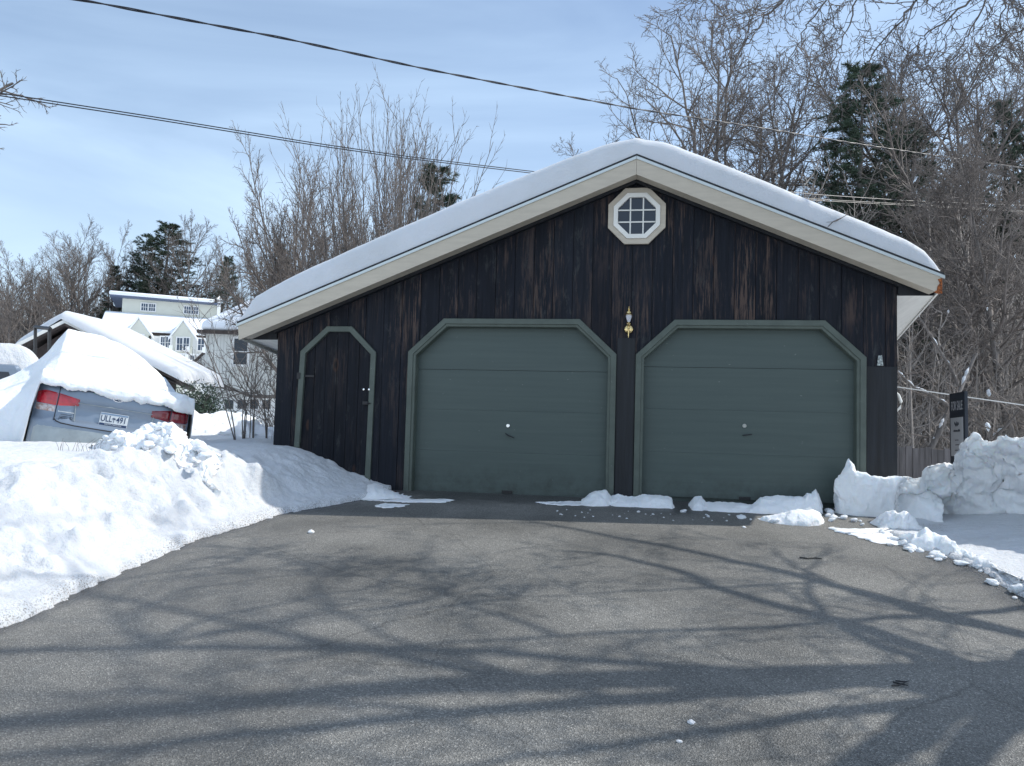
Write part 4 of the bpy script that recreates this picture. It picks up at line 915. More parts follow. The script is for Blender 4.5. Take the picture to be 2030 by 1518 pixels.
    # branches seen in the photo, (x, y, distance), traced back up to their limbs
    seen = [([(1690, -260, 7.0), (1600, -70, 7.1), (1555, 0, 7.2), (1518, 33, 7.25), (1492, 66, 7.3), (1473, 96, 7.3), (1422, 140, 7.4)], .026),
            ([(1720, -300, 6.8), (1665, -80, 6.9), (1636, 0, 7.0), (1606, 44, 7.1), (1591, 74, 7.1), (1566, 114, 7.2), (1548, 150, 7.2)], .018),
            ([(1780, -280, 6.6), (1715, -60, 6.8), (1700, 0, 6.8), (1684, 48, 6.9), (1665, 88, 6.9), (1643, 136, 7.0)], .018),
            ([(1960, -260, 6.4), (1870, -60, 6.5), (1820, 0, 6.6), (1791, 37, 6.7), (1757, 70, 6.8), (1724, 122, 6.8), (1700, 160, 6.9)], .026),
            ([(2100, -220, 6.3), (1980, -40, 6.5), (1923, 0, 6.6), (1883, 30, 6.7), (1846, 59, 6.8), (1816, 88, 6.9), (1780, 140, 7.0)], .024),
            ([(2060, -260, 6.0), (1980, -60, 6.2), (1953, 0, 6.3), (1927, 55, 6.4), (1912, 85, 6.4), (1880, 125, 6.5)], .018),
            ([(2040, -240, 5.9), (1996, -60, 6.0), (1991, 0, 6.1), (1984, 55, 6.1), (1980, 88, 6.2), (2035, 118, 6.2)], .014),
            ([(1500, -200, 7.8), (1460, -60, 7.9), (1420, -8, 8.0), (1385, 6, 8.0), (1350, 4, 8.1)], .010),
            ([(1640, -160, 7.4), (1590, -30, 7.5), (1530, 12, 7.6), (1480, 20, 7.6), (1440, 38, 7.7)], .012),
            ([(2200, -60, 6.4), (2090, 20, 6.6), (2020, 60, 6.8), (1960, 100, 7.0), (1920, 170, 7.1)], .020)]
    for i, (P_, r) in enumerate(seen): limb([rel(at(*p)) for p in P_], r * 0.6, 0.004, 13, 0.62, 200 + i)
    # link those to the scaffold
    for i, (P_, r) in enumerate(seen):
        a = rel(at(*P_[0])); cand = min((Vector(q) for P2, _ in sc_[:3] for q in P2[2:]), key=lambda q: (q - o - a).length + (2 if q.z < (a + o).z else 0))
        c = cand - o; limb([c, c.lerp(a, 0.5) + Vector((0, 0, 0.25)), a], r * 1.1, r * .62, 3, 0.8, 300 + i)
    A.build('trunk', M['bark'], NT); B.build('twigs', M['twig'], NT)
near_tree()
e = put_tree('curl_a', -7.75, 8.6, -0.2, 0.66, 2.2, 'bare tree beyond the left edge whose twigs reach in at the top left corner', sx=0.95)

# ------------------------------------------------------------------ overhead lines
def cable(name, pts, r, m, strands=1, twist=0.35, gap=0.0):
    mb = MB(); P_ = []
    for a, b in zip(pts[:-1], pts[1:]):
        for j in range(12): P_.append(a.lerp(b, j / 12))
    P_.append(pts[-1])
    for _ in range(3): P_ = [P_[0]] + [(P_[i - 1] + P_[i] * 2 + P_[i + 1]) / 4 for i in range(1, len(P_) - 1)] + [P_[-1]]
    if strands > 1 and not gap:
        Q = []
        for a, b in zip(P_[:-1], P_[1:]):
            for j in range(10): Q.append(a.lerp(b, j / 10))
        P_ = Q
    acc = 0
    for s_ in range(strands):
        out = []; acc = 0
        for i, p in enumerate(P_):
            if i: acc += (P_[i] - P_[i - 1]).length
            if gap: out.append(p + Vector((0, 0, (s_ - 0.5) * gap)))
            elif strands > 1:
                t = 2 * PI * acc / twist / 2 + PI * s_; out.append(p + Vector((-0.4 * math.cos(t), 0.9 * math.cos(t), math.sin(t))) * r * 1.0)
            else: out.append(p)
        mb.tube(out, r, 5)
    return mb
M['cable'] = mat('cable', (0.012, 0.014, 0.02), 0.5); M['cable_light'] = mat('cable_light', (0.6, 0.6, 0.58), 0.4)
def yw(px_, a, b): return a / (b - (px_ - 1015) / FPX)
w1 = [at(x, y, yw(x, 15.6, 1.386)) for x, y in [(-500, -95), (165, 0), (400, 45), (560, 75), (850, 138), (1110, 188), (1262, 216), (1500, 252), (1700, 285), (1900, 315), (2030, 333), (2180, 352)]]
tag(cable('power_line', w1, 0.0085, M['cable'], 2, 0.55).build('power_line', M['cable']), 'thick twisted black cable crossing the sky above the roof peak', 'cable')
w2 = [at(x, y, yw(x, 21.3, 1.692)) for x, y in [(-500, 108), (0, 187), (300, 233), (620, 285), (800, 311), (1060, 342), (1350, 372), (1600, 395), (1800, 406), (2030, 419), (2120, 424)]]
tag(cable('power_line', w2, 0.008, M['cable'], 2, 1, 0.032).build('power_line', M['cable']), 'lower black double cable passing behind the garage roof', 'cable')
w3 = [at(x, y, yw(x, 20.3, 1.66)) for x, y in [(1480, 372), (1620, 386), (1820, 399), (2030, 407), (2110, 409)]]
tag(cable('power_line', w3, 0.009, M['cable']).build('power_line', M['cable']), 'thin cable in the trees just above the right end of the roof', 'cable')
w4 = [at(x, y, 13.5 - (x - 1600) * 0.0025) for x, y in [(1600, 745), (1780, 767), (1883, 782), (2030, 803), (2300, 846)]]
tag(cable('service_wire', w4, 0.009, M['cable_light']).build('service_wire', M['cable_light']), 'sunlit thin wire stretched behind the for sale sign', 'wire')

# ------------------------------------------------------------------ houses
class Face:
    """a vertical facade plane; px -> local (x, z) of that plane"""
    def __init__(s, px_, py_, Y, yaw):
        s.o = at(px_, py_, Y); s.yaw = yaw; s.u = Vector((math.cos(yaw), math.sin(yaw), 0)); s.v = Vector((-math.sin(yaw), math.cos(yaw), 0))
    def __call__(s, x, y, back=0.0):
        d = ray(x, y); t = ((s.o + s.v * back - CAM).dot(s.v)) / d.dot(s.v); q = CAM + d * t - s.o; return q.dot(s.u), q.z
    def root(s, name, label, cat): return empty(name, s.o, (0, 0, s.yaw), label, cat)
M['siding'] = mat('white_siding', (0.70, 0.70, 0.66), 0.7, var=0.04, vscale=0.6, bump=0.3, bscale=1.2, bdist=0.02, stretch=(5, 1, 0.1))
M['yellow_siding'] = mat('cream_siding', (0.66, 0.66, 0.57), 0.7, var=0.04, vscale=0.5)
M['white'] = mat('white_paint', (0.82, 0.82, 0.80), 0.5)
M['glass_blue'] = mat('blue_glass', (0.03, 0.055, 0.10), 0.08, spec=0.8)
M['brown'] = mat('brown_board', (0.06, 0.045, 0.04), 0.8, var=0.3, vscale=3)
def gable_snow(mb, A, B_, C_, D_, t): pass
def quad_slab(mb, pts, t):
    """thick sheet under/over 4 points (top surface given, t down)"""
    V = list(pts) + [(x, y, z - t) for x, y, z in pts]
    mb.add(V, [(0, 1, 2, 3), (7, 6, 5, 4), (0, 4, 5, 1), (1, 5, 6, 2), (2, 6, 7, 3), (3, 7, 4, 0)])
def soft(o, lv=2, w=0.1):
    md = o.modifiers.new('bevel', 'BEVEL'); md.width = w; md.segments = 3
    for p_ in o.data.polygons: p_.use_smooth = True
    return o
def window(parent, x0, x1, z0, z1, y=-0.03, cols=2, rows=2, fw=0.09, glass='glass_blue', midrail=True):
    mb = MB(); mb.box(x0 - fw, x0, y - 0.04, y, z0 - fw, z1 + fw); mb.box(x1, x1 + fw, y - 0.04, y, z0 - fw, z1 + fw); mb.box(x0, x1, y - 0.04, y, z1, z1 + fw); mb.box(x0 - fw * .5, x1 + fw * .5, y - 0.08, y + .005, z0 - fw, z0)
    w_ = mb.build('window', M['white'], parent); MB().box(x0, x1, y - 0.012, y + 0.01, z0, z1).build('pane', M[glass], w_)
    mb = MB(); t = max(0.02, (x1 - x0) * 0.02)
    for i in range(1, cols): xx = x0 + (x1 - x0) * i / cols; mb.box(xx - t, xx + t, y - 0.03, y - 0.014, z0, z1)
    for i in range(1, rows): zz = z0 + (z1 - z0) * i / rows; mb.box(x0, x1, y - 0.033, y - 0.013, zz - t, zz + t)
    if mb.V: mb.build('muntin', M['white'], w_)
    return w_
# white house just left of the garage
F1 = Face(403, 780, 37, rad(4)); H1 = F1.root('white_house', 'white house with a double hung window and basement garage door, seen through the saplings', 'house')
ze = F1(430, 662)[1]; W1 = 9.5; Dp = 8.0
MB().box(0, W1, 0, Dp, 0, ze).build('wall', M['siding'], H1)
xl = F1(413, 800)[0]
MB().box(xl, W1 - 0.3, 0.15, Dp - 0.2, -3.2, -0.002).build('lower_wall', M['siding'], H1)
mb = MB()
for i in range(60):
    xx = 0.08 + i * 0.155
    mb.box(xx, xx + 0.02, -0.008, -0.0005, 0.03, ze)
mb.build('siding_battens', mat('batten', (0.50, 0.50, 0.46), 0.7), H1)
ov = 0.35
mb = MB(); mb.box(-ov, W1 + ov, -ov, Dp + ov, ze, ze + 0.16); rf = mb.build('roof', M['brown'], H1)
def hip(z0, rise, ov, lift):
    V = [(-ov, -ov, z0), (W1 + ov, -ov, z0), (W1 + ov, Dp + ov, z0), (-ov, Dp + ov, z0), (-ov, -ov, z0 + lift), (W1 + ov, -ov, z0 + lift), (W1 + ov, Dp + ov, z0 + lift), (-ov, Dp + ov, z0 + lift), (Dp / 2 - .6, Dp / 2, z0 + lift + rise), (W1 - Dp / 2 + .6, Dp / 2, z0 + lift + rise)]
    F = [(3, 2, 1, 0), (0, 1, 5, 4), (1, 2, 6, 5), (2, 3, 7, 6), (3, 0, 4, 7), (4, 5, 9, 8), (5, 6, 9), (6, 7, 8, 9), (7, 4, 8)]
    return MB().add(V, F)
o = hip(ze + 0.165, 3.1, 0.22, 0.42).build('snow_cover', M['snow_far'], None, True); o.parent = None; o.location = F1.o; o.rotation_euler = (0, 0, F1.yaw)
soft(o, w=0.16); tag(o, 'deep snow covering the hipped roof of the white house', 'snow')
a, b = F1(463, 722), F1(492, 672); window(H1, a[0], b[0], a[1], b[1], cols=1, rows=2, fw=0.12, glass='glass')
MB().box(F1(432, 0)[0], W1 - 1, 0.12, 0.149, -2.9, F1(440, 788)[1]).build('garage_door', M['white'], H1)
gd = [c for c in H1.children if c.name.startswith('garage_door')][0]
for i in range(4):
    p0 = F1(446 + i * 24.5, 810, .12); p1 = F1(463 + i * 24.5, 793, .12); MB().box(p0[0], p1[0], 0.105, 0.118, p0[1], p1[1]).build('pane', M['glass'], gd)
mb = MB(); p0 = F1(434, 790, .1); mb.box(p0[0] - .1, p0[0], 0.10, 0.118, -2.9, p0[1]); mb.box(p0[0] - .1, W1 - 1.1, 0.09, 0.117, p0[1], p0[1] + 0.12); mb.build('door_trim', M['white_trim'], H1)
# far cream house with clerestory
F2 = Face(228, 625, 75, rad(22)); H2 = F2.root('clerestory_house', 'cream house with a raised clerestory, two front gables and a white balcony', 'house')
def fb(mb, x0, x1, y0, y1, b0, b1):
    p0 = F2(x0, y1, b0); p1 = F2(x1, y0, b0); mb.box(p0[0], p1[0], b0, b1, p0[1], p1[1])
cl0 = F2(228, 628, 3.0)[0]; cl1 = F2(432, 628, 3.0)[0]; zt_ = F2(300, 594, 3.0)[1]; zb_ = F2(300, 632, 3.0)[1]
MB().box(cl0 + .6, cl1, 3.0, 7.5, zb_ - 3, zt_).build('clerestory_wall', M['yellow_siding'], H2)
mb = MB(); quad_slab(mb, [(cl0 - .5, 2.3, zt_ + .12), (cl1 + .2, 2.3, zt_ + .12), (cl1 + .2, 8, zt_ - .3), (cl0 - .5, 8, zt_ - .3)], 0.14); mb.build('clerestory_roof', mat('blue_trim', (0.10, 0.13, 0.2), 0.5), H2)
for xa, xb in ((280, 293), (295, 308), (365, 378), (379.5, 393)):
    sl_ = 0.068 * (xa - 280); a, b = F2(xa, 615 + sl_, 2.99), F2(xb, 602 + sl_, 2.99); window(H2, a[0], b[0], a[1], b[1], y=2.98, cols=3, rows=2, fw=0.1)
# main roof (front slope), walls
ml0, ml1 = F2(212, 650)[0] - .5, F2(440, 650)[0] + 1.0; zm0 = F2(250, 658)[1]
mb = MB(); quad_slab(mb, [(ml0, -0.6, zm0), (ml1, -0.6, zm0), (ml1, 3.2, zb_ + .12), (ml0, 3.2, zb_ + .12)], 0.15); mb.build('main_roof', M['brown'], H2)
MB().box(ml0 + .4, ml1 - .4, 0, 8, zm0 - 7, zm0 - .16).build('wall', M['yellow_siding'], H2)
mb = MB(); quad_slab(mb, [(ml0 - .1, -0.75, zm0 + .46), (ml1, -0.75, zm0 + .46), (ml1, 2.98, zb_ + .55), (ml0 - .1, 2.98, zb_ + .55)], 0.44)
o = mb.build('snow_cover', M['snow_far']); o.location = F2.o; o.rotation_euler = (0, 0, F2.yaw); soft(o, w=0.15); tag(o, 'snow on the lower front roof of the cream clerestory house', 'snow')
mb = MB(); quad_slab(mb, [(cl0 - .6, 2.2, zt_ + .55), (cl1 - .4, 2.2, zt_ + .5), (cl1 - .4, 8, zt_ + .2), (cl0 - .6, 8, zt_ + .2)], 0.40)
o = mb.build('snow_cover', M['snow_far']); o.location = F2.o; o.rotation_euler = (0, 0, F2.yaw); soft(o, w=0.15); tag(o, 'thin snow along the top roof of the cream clerestory house', 'snow')
for xc, yp, yb, hw in ((275, 632, 662, 24), (363, 637, 668, 24)):
    a = F2(xc - hw, yb, -1.2); b = F2(xc + hw, yb, -1.2); p_ = F2(xc, yp, -1.2); bz = min(a[1], b[1])
    g_ = MB().prism([(a[0], bz), (b[0], bz), (p_[0], p_[1])], -1.2, 2.6).build('front_gable', M['yellow_siding'], H2)
    MB().box(a[0] + .2, b[0] - .2, -1.18, 0.0, bz - 5.5, bz - .005).build('bay_wall', M['yellow_siding'], H2)
    mb = MB()
    for q0, q1 in ((a, p_), (p_, b)):
        z0, z1 = (bz if q0 is a else p_[1]), (p_[1] if q1 is p_ else bz); e_ = 0.25
        dx = -e_ if q0 is a else 0; dx2 = e_ if q1 is b else 0; sl_ = (z1 - z0) / (q1[0] - q0[0])
        V = [(q0[0] + dx, -1.45, z0 + dx * sl_ + .02), (q1[0] + dx2, -1.45, z1 + dx2 * sl_ + .02), (q1[0] + dx2, 2.4, z1 + dx2 * sl_ + .02), (q0[0] + dx, 2.4, z0 + dx * sl_ + .02)]
        quad_slab(mb, [(x_, y_, z_ + .34) for x_, y_, z_ in V], 0.33)
    o = mb.build('snow_cover', M['snow_far']); o.location = F2.o; o.rotation_euler = (0, 0, F2.yaw); soft(o, w=0.1); tag(o, 'snow on the %s front gable of the cream house' % ('left' if xc < 300 else 'right'), 'snow')
for xa, xb, ya, yb in ((266, 284, 664, 690), (318, 327, 668, 690), (328, 338, 668, 690), (350, 362, 670, 694), (363, 375, 670, 694), (392, 405, 672, 694)):
    a, b = F2(xa, yb, -1.22), F2(xb, ya, -1.22); window(H2, a[0], b[0], a[1], b[1], y=-1.21, cols=2, rows=2, fw=0.12)
MB().box(F2(300, 700)[0], F2(410, 700)[0], -1.17, -0.02, zm0 - 7, F2(350, 668, -1.2)[1]).build('bay_wall', M['siding'], H2)
bal = MB(); z1 = F2(350, 700, -3)[1]; x0, x1 = F2(300, 700, -3)[0], F2(412, 700, -3)[0]
bal.box(x0, x1, -3.05, -2.98, z1 - .1, z1 + .03); bal.box(x0, x1, -3.05, -2.98, z1 - 1.1, z1 - .9)
for i in range(26): xx = x0 + (x1 - x0) * i / 25; bal.box(xx - .03, xx + .03, -3.03, -3.0, z1 - .9, z1 - .1)
bal.box(x0, x1, -3.0, -1.2, z1 - 1.35, z1 - 1.12); bal.build('balcony', M['white'], H2)
for xp in (338, 371, 404):
    xx = F2(xp, 690, -3)[0]; MB().box(xx - .16, xx + .16, -3.15, -2.85, z1 - 4.2, z1 + .75).build('balcony_post', M['white'], H2)
for xa, xb in ((333, 350), (352, 368), (374, 386)):
    a, b = F2(xa, 722, -1.21), F2(xb, 706, -1.21); MB().box(a[0], b[0], -1.25, -1.23, a[1], b[1]).build('pane', M['glass_blue'], H2)
a, b = F2(429, 640, 2.8), F2(438, 594, 2.8); ch = MB().box(a[0], b[0], 2.4, 3.0, a[1] - 3, b[1]).build('chimney', M['white'], H2)
cx_ = (a[0] + b[0]) / 2; MB().add([(a[0] - .1, 2.3, b[1]), (b[0] + .1, 2.3, b[1]), (b[0] + .1, 3.1, b[1]), (a[0] - .1, 3.1, b[1]), (cx_, 2.7, b[1] + .4)], [(3, 2, 1, 0), (0, 1, 4), (1, 2, 4), (2, 3, 4), (3, 0, 4)]).build('chimney_cap', M['white'], ch)
# low entry roof beside the white house
mb = MB(); a = F1(387, 775, -6); b = F1(372, 735, -6)
F3 = Face(392, 706, 46, rad(4)); H3 = F3.root('porch', 'small snow covered porch roof left of the white house', 'porch')
a, b, c_ = F3(368, 737), F3(404, 703), F3(404, 740)
MB().prism([(a[0], a[1]), (c_[0] + 1.5, a[1]), (c_[0] + 1.5, b[1] + 0.2), (b[0], b[1])], 0.0, 2.6).build('wall', M['siding'], H3)
MB().prism([(a[0] - .25, a[1] - .28), (b[0], b[1] + .02), (b[0], b[1] + .12), (a[0] - .25, a[1] - .16)], -0.3, 2.7).build('roof', M['brown'], H3)
# carport with a snow laden gable, behind the car
F4 = Face(130, 640, 20, rad(24)); H4 = F4.root('carport', 'low dark carport with a wide shallow gable behind the buried car', 'carport')
pk, lf, rt, rt2 = F4(130, 634), F4(15, 692), F4(388, 762), F4(402, 764)
mb = MB()
for q in (lf, rt):
    mb2 = MB(); s_ = -1 if q is lf else 1
    mb2.prism([(pk[0], pk[1] - .16), (pk[0], pk[1]), (q[0], q[1]), (q[0], q[1] - .16)], -0.15, 2.6); mb2.build('roof', M['brown'], H4)
    MB().prism([(pk[0], pk[1] - .10), (pk[0], pk[1] + .0), (q[0], q[1] + .0), (q[0], q[1] - .10)], -0.19, -0.155).build('fascia', M['white_trim'], H4)
MB().prism([(lf[0] + .5, -4.2), (rt[0] - .5, -4.2), (rt[0] - .5, rt[1] + .0), (pk[0], pk[1] - .25), (lf[0] + .5, lf[1] + .0)], 0.35, 2.4).build('wall', M['brown'], H4)
def carport_snow():
    n = 90; xs = np.linspace(lf[0] - .05, rt[0] + .03, n); w = np.concatenate([np.linspace(0, .3, 10), np.linspace(.4, 2.8, 18)]); X, W = np.meshgrid(xs, w)
    zr = np.where(X < pk[0], pk[1] + (lf[1] - pk[1]) * (pk[0] - X) / (pk[0] - lf[0]), pk[1] + (rt[1] - pk[1]) * (X - pk[0]) / (rt[0] - pk[0]))
    f = np.sqrt(np.clip(1 - (1 - np.clip(W / .3, 0, 1)) ** 2, 0, 1)); e = np.clip(np.minimum(X - xs[0], xs[-1] - X) / .25, 0, 1); e = np.sqrt(1 - (1 - e) ** 2)
    Z = zr + .005 + (0.30 + .03 * fbm(X, W, seed=5)) * f * e - .04 * np.exp(-((X - pk[0]) / .2) ** 2) * f
    P = np.stack([X, W - .2, Z], -1).reshape(-1, 3); i = np.arange((len(w) - 1) * n).reshape(-1, n)[:, :-1].ravel()
    return mesh_np('snow_cover', P, np.stack([i, i + 1, i + n + 1, i + n], -1), M['roof_snow'], smooth=True)
o = carport_snow(); o.location = F4.o; tag(o, 'thick snow on the carport gable behind the car', 'snow')
# black metal frame left of the car roof
q = [at(70, 745, 12.6), at(70, 648, 12.6), at(98, 651, 12.2), at(98, 745, 12.2)]
mb = MB(); mb.tube([q[0], q[1]], 0.03, 4); mb.tube([q[1] + (q[1] - q[2]).normalized() * .03, q[2] + (q[2] - q[1]).normalized() * .05], 0.03, 4); mb.tube([q[3], q[2]], 0.03, 4)
tag(mb.build('metal_frame', M['black_iron']), 'black square metal frame standing up behind the snow covered car', 'frame')
# evergreen shrub under the carport eave
def shrub():
    rng = random.Random(8); tri = []; g = rng.gauss; c0 = at(392, 822, 17.0); S = Paths()
    for i in range(26):
        az = rng.uniform(0, 6.28); d = Vector((math.cos(az) * .6, math.sin(az) * .6, rng.uniform(.4, 1.4))).normalized(); L_ = rng.uniform(.6, 1.25); S.add([Vector((0, 0, -.6)), d * L_ * .6, d * L_], [.015, .01, .005], 3)
    for i in range(5200):
        p = Vector((g(0, .38), g(0, .38), g(0.1, .42)));
        if p.length > 1.0 or (p.length > .62 and rng.random() < .35): continue
        d = Vector((g(0, 1), g(0, 1), g(.3, 1))).normalized(); s_ = d.cross(Vector((g(0, 1), g(0, 1), g(0, 1)))).normalized() * .018
        tri.append((p - s_, p + s_, p + d * rng.uniform(.06, .13)))
    T = np.array([[tuple(v) for v in t] for t in tri]).reshape(-1, 3); e = empty('evergreen_shrub', c0, (0, 0, 0), 'dark evergreen shrub between the car and the white house', 'shrub')
    e.scale = (.85, .85, .8)
    mesh_np('foliage', T, np.arange(len(T)).reshape(-1, 3), M['needle'], e); S.build('stems', M['bark'], e)
shrub()

# ------------------------------------------------------------------ snow banks and ridges
M['bank'] = snow_mat('bank_snow', 9.0, 55.0, 0.6, (0.86, 0.88, 0.90))
def bank(name, rows, label, cat='snow bank', amp=0.05, step=0.03, nt=34, seed=0, face=0.55, m='bank'):
    """rows = [(foot, crest, back)] world points; lofted, then broken up with noise in all directions"""
    pts = []
    for a, b in zip(rows[:-1], rows[1:]):
        n = max(2, int((b[1] - a[1]).length / step))
        for j in range(n): pts.append([np.array(a[k].lerp(b[k], j / n)) for k in range(3)])
    pts.append([np.array(v) for v in rows[-1]])
    t = np.linspace(0, 1, nt); P_ = np.zeros((len(pts), nt, 3))
    for i, (f, c, b) in enumerate(pts):
        # steep front face, rounded lip, long back
        tf = np.clip(t / face, 0, 1); tb = np.clip((t - face) / (1 - face), 0, 1)
        hx = tf ** 1.5; hz = 1 - (1 - tf) ** 1.35
        fr = f[None] + np.stack([(c - f)[0] * hx, (c - f)[1] * hx, (c - f)[2] * hz], -1)
        bz = 1 - tb ** 1.8
        bk = np.stack([c[0] + (b - c)[0] * tb, c[1] + (b - c)[1] * tb, b[2] + (c - b)[2] * bz], -1)
        P_[i] = np.where((t < face)[:, None], fr, bk)
    X, Y, Z = P_[..., 0], P_[..., 1], P_[..., 2]; mask = np.clip(np.minimum(t, 1 - t)[None] / 0.10, 0, 1) * 0.85 + 0.15
    s_ = 40 + seed
    dx = amp * (fbm(X * 4, Y * 4, Z * 4, 4, s_) * 1.6 + 0.8 * fbm(X * 12, Y * 12, Z * 12, 4, s_ + 9, .65))
    dy = amp * (fbm(X * 4, Y * 4, Z * 4, 4, s_ + 20) * 1.6 + 0.8 * fbm(X * 12, Y * 12, Z * 12, 4, s_ + 29, .65))
    dz = amp * (fbm(X * 3.5, Y * 3.5, Z * 3.5, 4, s_ + 40) * 1.5 + 0.8 * fbm(X * 11, Y * 11, Z * 11, 4, s_ + 49, .65)) - amp * 0.9 * (cells(X * 5 + Z * 2, Y * 5 + Z * 2, s_) - 0.4) - amp * 0.5 * (cells(X * 12 - Z * 7, Y * 12 + Z * 9, s_ + 3) - 0.4)
    P_ = P_ + np.stack([dx, dy, dz], -1) * mask[..., None]
    n, k = len(pts), nt; i = np.arange((n - 1) * k).reshape(n - 1, k)[:, :-1].ravel()
    o = mesh_np(name, P_.reshape(-1, 3), np.stack([i, i + 1, i + k + 1, i + k], -1), M[m], smooth=True)
    return tag(o, label, cat)
def bk(px_, ytop, Y, yfoot=None, foot=None, depth=0.9, zb=-0.1, sx=0.0):
    c = at(px_, ytop, Y); f = ground_pt(px_ + sx, yfoot) if yfoot else foot
    f = Vector((f.x, f.y, f.z - 0.03)); d = Vector((c.x, c.y, 0)).normalized(); b = Vector((c.x, c.y, 0)) + d * depth; b.z = zb; return (f, c, b)
# tall plough bank at the right
rows = [bk(1777, 1018, 8.05, 1024, depth=.3), bk(1781, 965, 8.08, 1023, depth=.5), bk(1795, 948, 8.1, 1022, depth=.8), bk(1828, 946, 8.1, 1022), bk(1848, 928, 8.0, 1024), bk(1880, 917, 7.9, 1026), bk(1893, 930, 7.85, 1028), bk(1901, 890, 7.8, 1029),
        bk(1910, 874, 7.75, 1030, depth=1.2), bk(1940, 868, 7.7, 1033, depth=1.3), bk(1965, 879, 7.6, 1036, depth=1.3), bk(1990, 868, 7.5, 1040, depth=1.4), bk(2030, 862, 7.3, 1046, depth=1.5), bk(2100, 866, 7.0, 1060, depth=1.5), bk(2300, 880, 6.4, 1110, depth=1.5), bk(2600, 930, 5.6, 1230, depth=1.5)]
bank('snow_bank', rows, 'tall cut snow bank with a sheer shaded face before the sign', amp=0.062, step=0.016, nt=80, seed=1)
def wallp(px_, py_, v):
    d = ray(px_, py_); t = ((ORG + VD * v - CAM).dot(VD)) / d.dot(VD); return CAM + d * t
def rg(px_, ytop, yfoot, v=-0.16, bv=0.06):
    c = wallp(px_, ytop, v); f = ground_pt(px_, yfoot); f.z -= 0.02; b = wallp(px_, ytop, bv); b.z = -0.03
    return (f, c, b)
rows = [rg(1657, 1006, 1016, bv=.04), rg(1661, 958, 1018, -.25, .05), rg(1676, 925, 1020, -.25, .04), rg(1690, 906, 1022, -.25, -.02), rg(1698, 934, 1023, -.3, -.02), rg(1722, 943, 1024, -.3, -.03), rg(1760, 946, 1026, -.3, .3), rg(1790, 950, 1030, -.3, .6), rg(1830, 960, 1036, -.3, .6), rg(1870, 980, 1046, -.3, .5)]
bank('snow_bank', rows, 'snow heap with a thin peak against the right jamb of the right door', amp=0.035, step=0.015, nt=46, seed=2)
rows = [rg(700, 985, 988), rg(716, 974, 991), rg(730, 960, 992), rg(742, 957, 993), rg(765, 966, 994), rg(790, 975, 994), rg(815, 980, 996, -.12), rg(850, 990, 998, -.1), rg(905, 994, 999, -.1)]
bank('snow_ridge', rows, 'small snow heap against the wall between side door and left garage door', 'snow heap', amp=0.018, step=0.012, nt=24, seed=3)
rows = [rg(1100, 994, 1000, -.1), rg(1150, 991, 1002), rg(1172, 976, 1004), rg(1182, 971, 1004), rg(1204, 972, 1004), rg(1212, 985, 1004), rg(1226, 980, 1005), rg(1245, 984, 1006), rg(1262, 986, 1007), rg(1275, 981, 1007), rg(1325, 982, 1009), rg(1331, 984, 1010), rg(1336, 1001, 1011), rg(1365, 1001, 1012),
        rg(1376, 987, 1014), rg(1388, 985, 1014), rg(1398, 997, 1015), rg(1440, 996, 1016), rg(1490, 998, 1018), rg(1508, 984, 1019, -.22), rg(1560, 984, 1020, -.25), rg(1592, 983, 1020, -.25), rg(1600, 976, 1020, -.25), rg(1612, 978, 1020, -.25), rg(1621, 967, 1020, -.25), rg(1626, 980, 1020, -.25), rg(1630, 1006, 1018, -.22)]
bank('snow_ridge', rows, 'long broken ridge of snow left along the foot of the two garage doors', 'snow ridge', amp=0.02, step=0.010, nt=30, seed=4)
def pile(px_, yt, yf): 
    f = ground_pt(px_, yf); Yc = f.y + 0.16; c = at(px_, yt, Yc); b = Vector((c.x, c.y + .25, c.z * 0 - .15)); f.z -= .06; return (f, c, b)
rows = [pile(1500, 1030, 1034), pile(1525, 1024, 1038), pile(1560, 1018, 1041), pile(1585, 1008, 1042), pile(1610, 1012, 1043), pile(1624, 1020, 1042), pile(1632, 1034, 1040)]
bank('snow_ridge', rows, 'second low heap of snow lying in front of the right garage door', 'snow heap', amp=0.022, step=0.010, nt=26, seed=5)
# crumbled edge in front of the plough bank
rows = [pile(1788, 1072, 1084), pile(1800, 1050, 1088), pile(1830, 1044, 1092), pile(1850, 1058, 1096), pile(1880, 1066, 1102), pile(1905, 1084, 1112), pile(1940, 1104, 1130), pile(1985, 1126, 1150), pile(2030, 1150, 1180), pile(2110, 1190, 1235)]
bank('snow_ridge', rows, 'crumbly line of snow clods along the right edge of the asphalt', 'snow ridge', amp=0.035, step=0.012, nt=30, seed=6)
rows = [pile(1733, 1046.5, 1048), pile(1750, 1022, 1050), pile(1770, 1012, 1052), pile(1790, 1010, 1056), pile(1812, 1030, 1058), pile(1830, 1046, 1060)]
bank('snow_ridge', rows, 'knob of snow at the left foot of the tall plough bank', 'snow heap', amp=0.035, step=0.012, nt=30, seed=7)
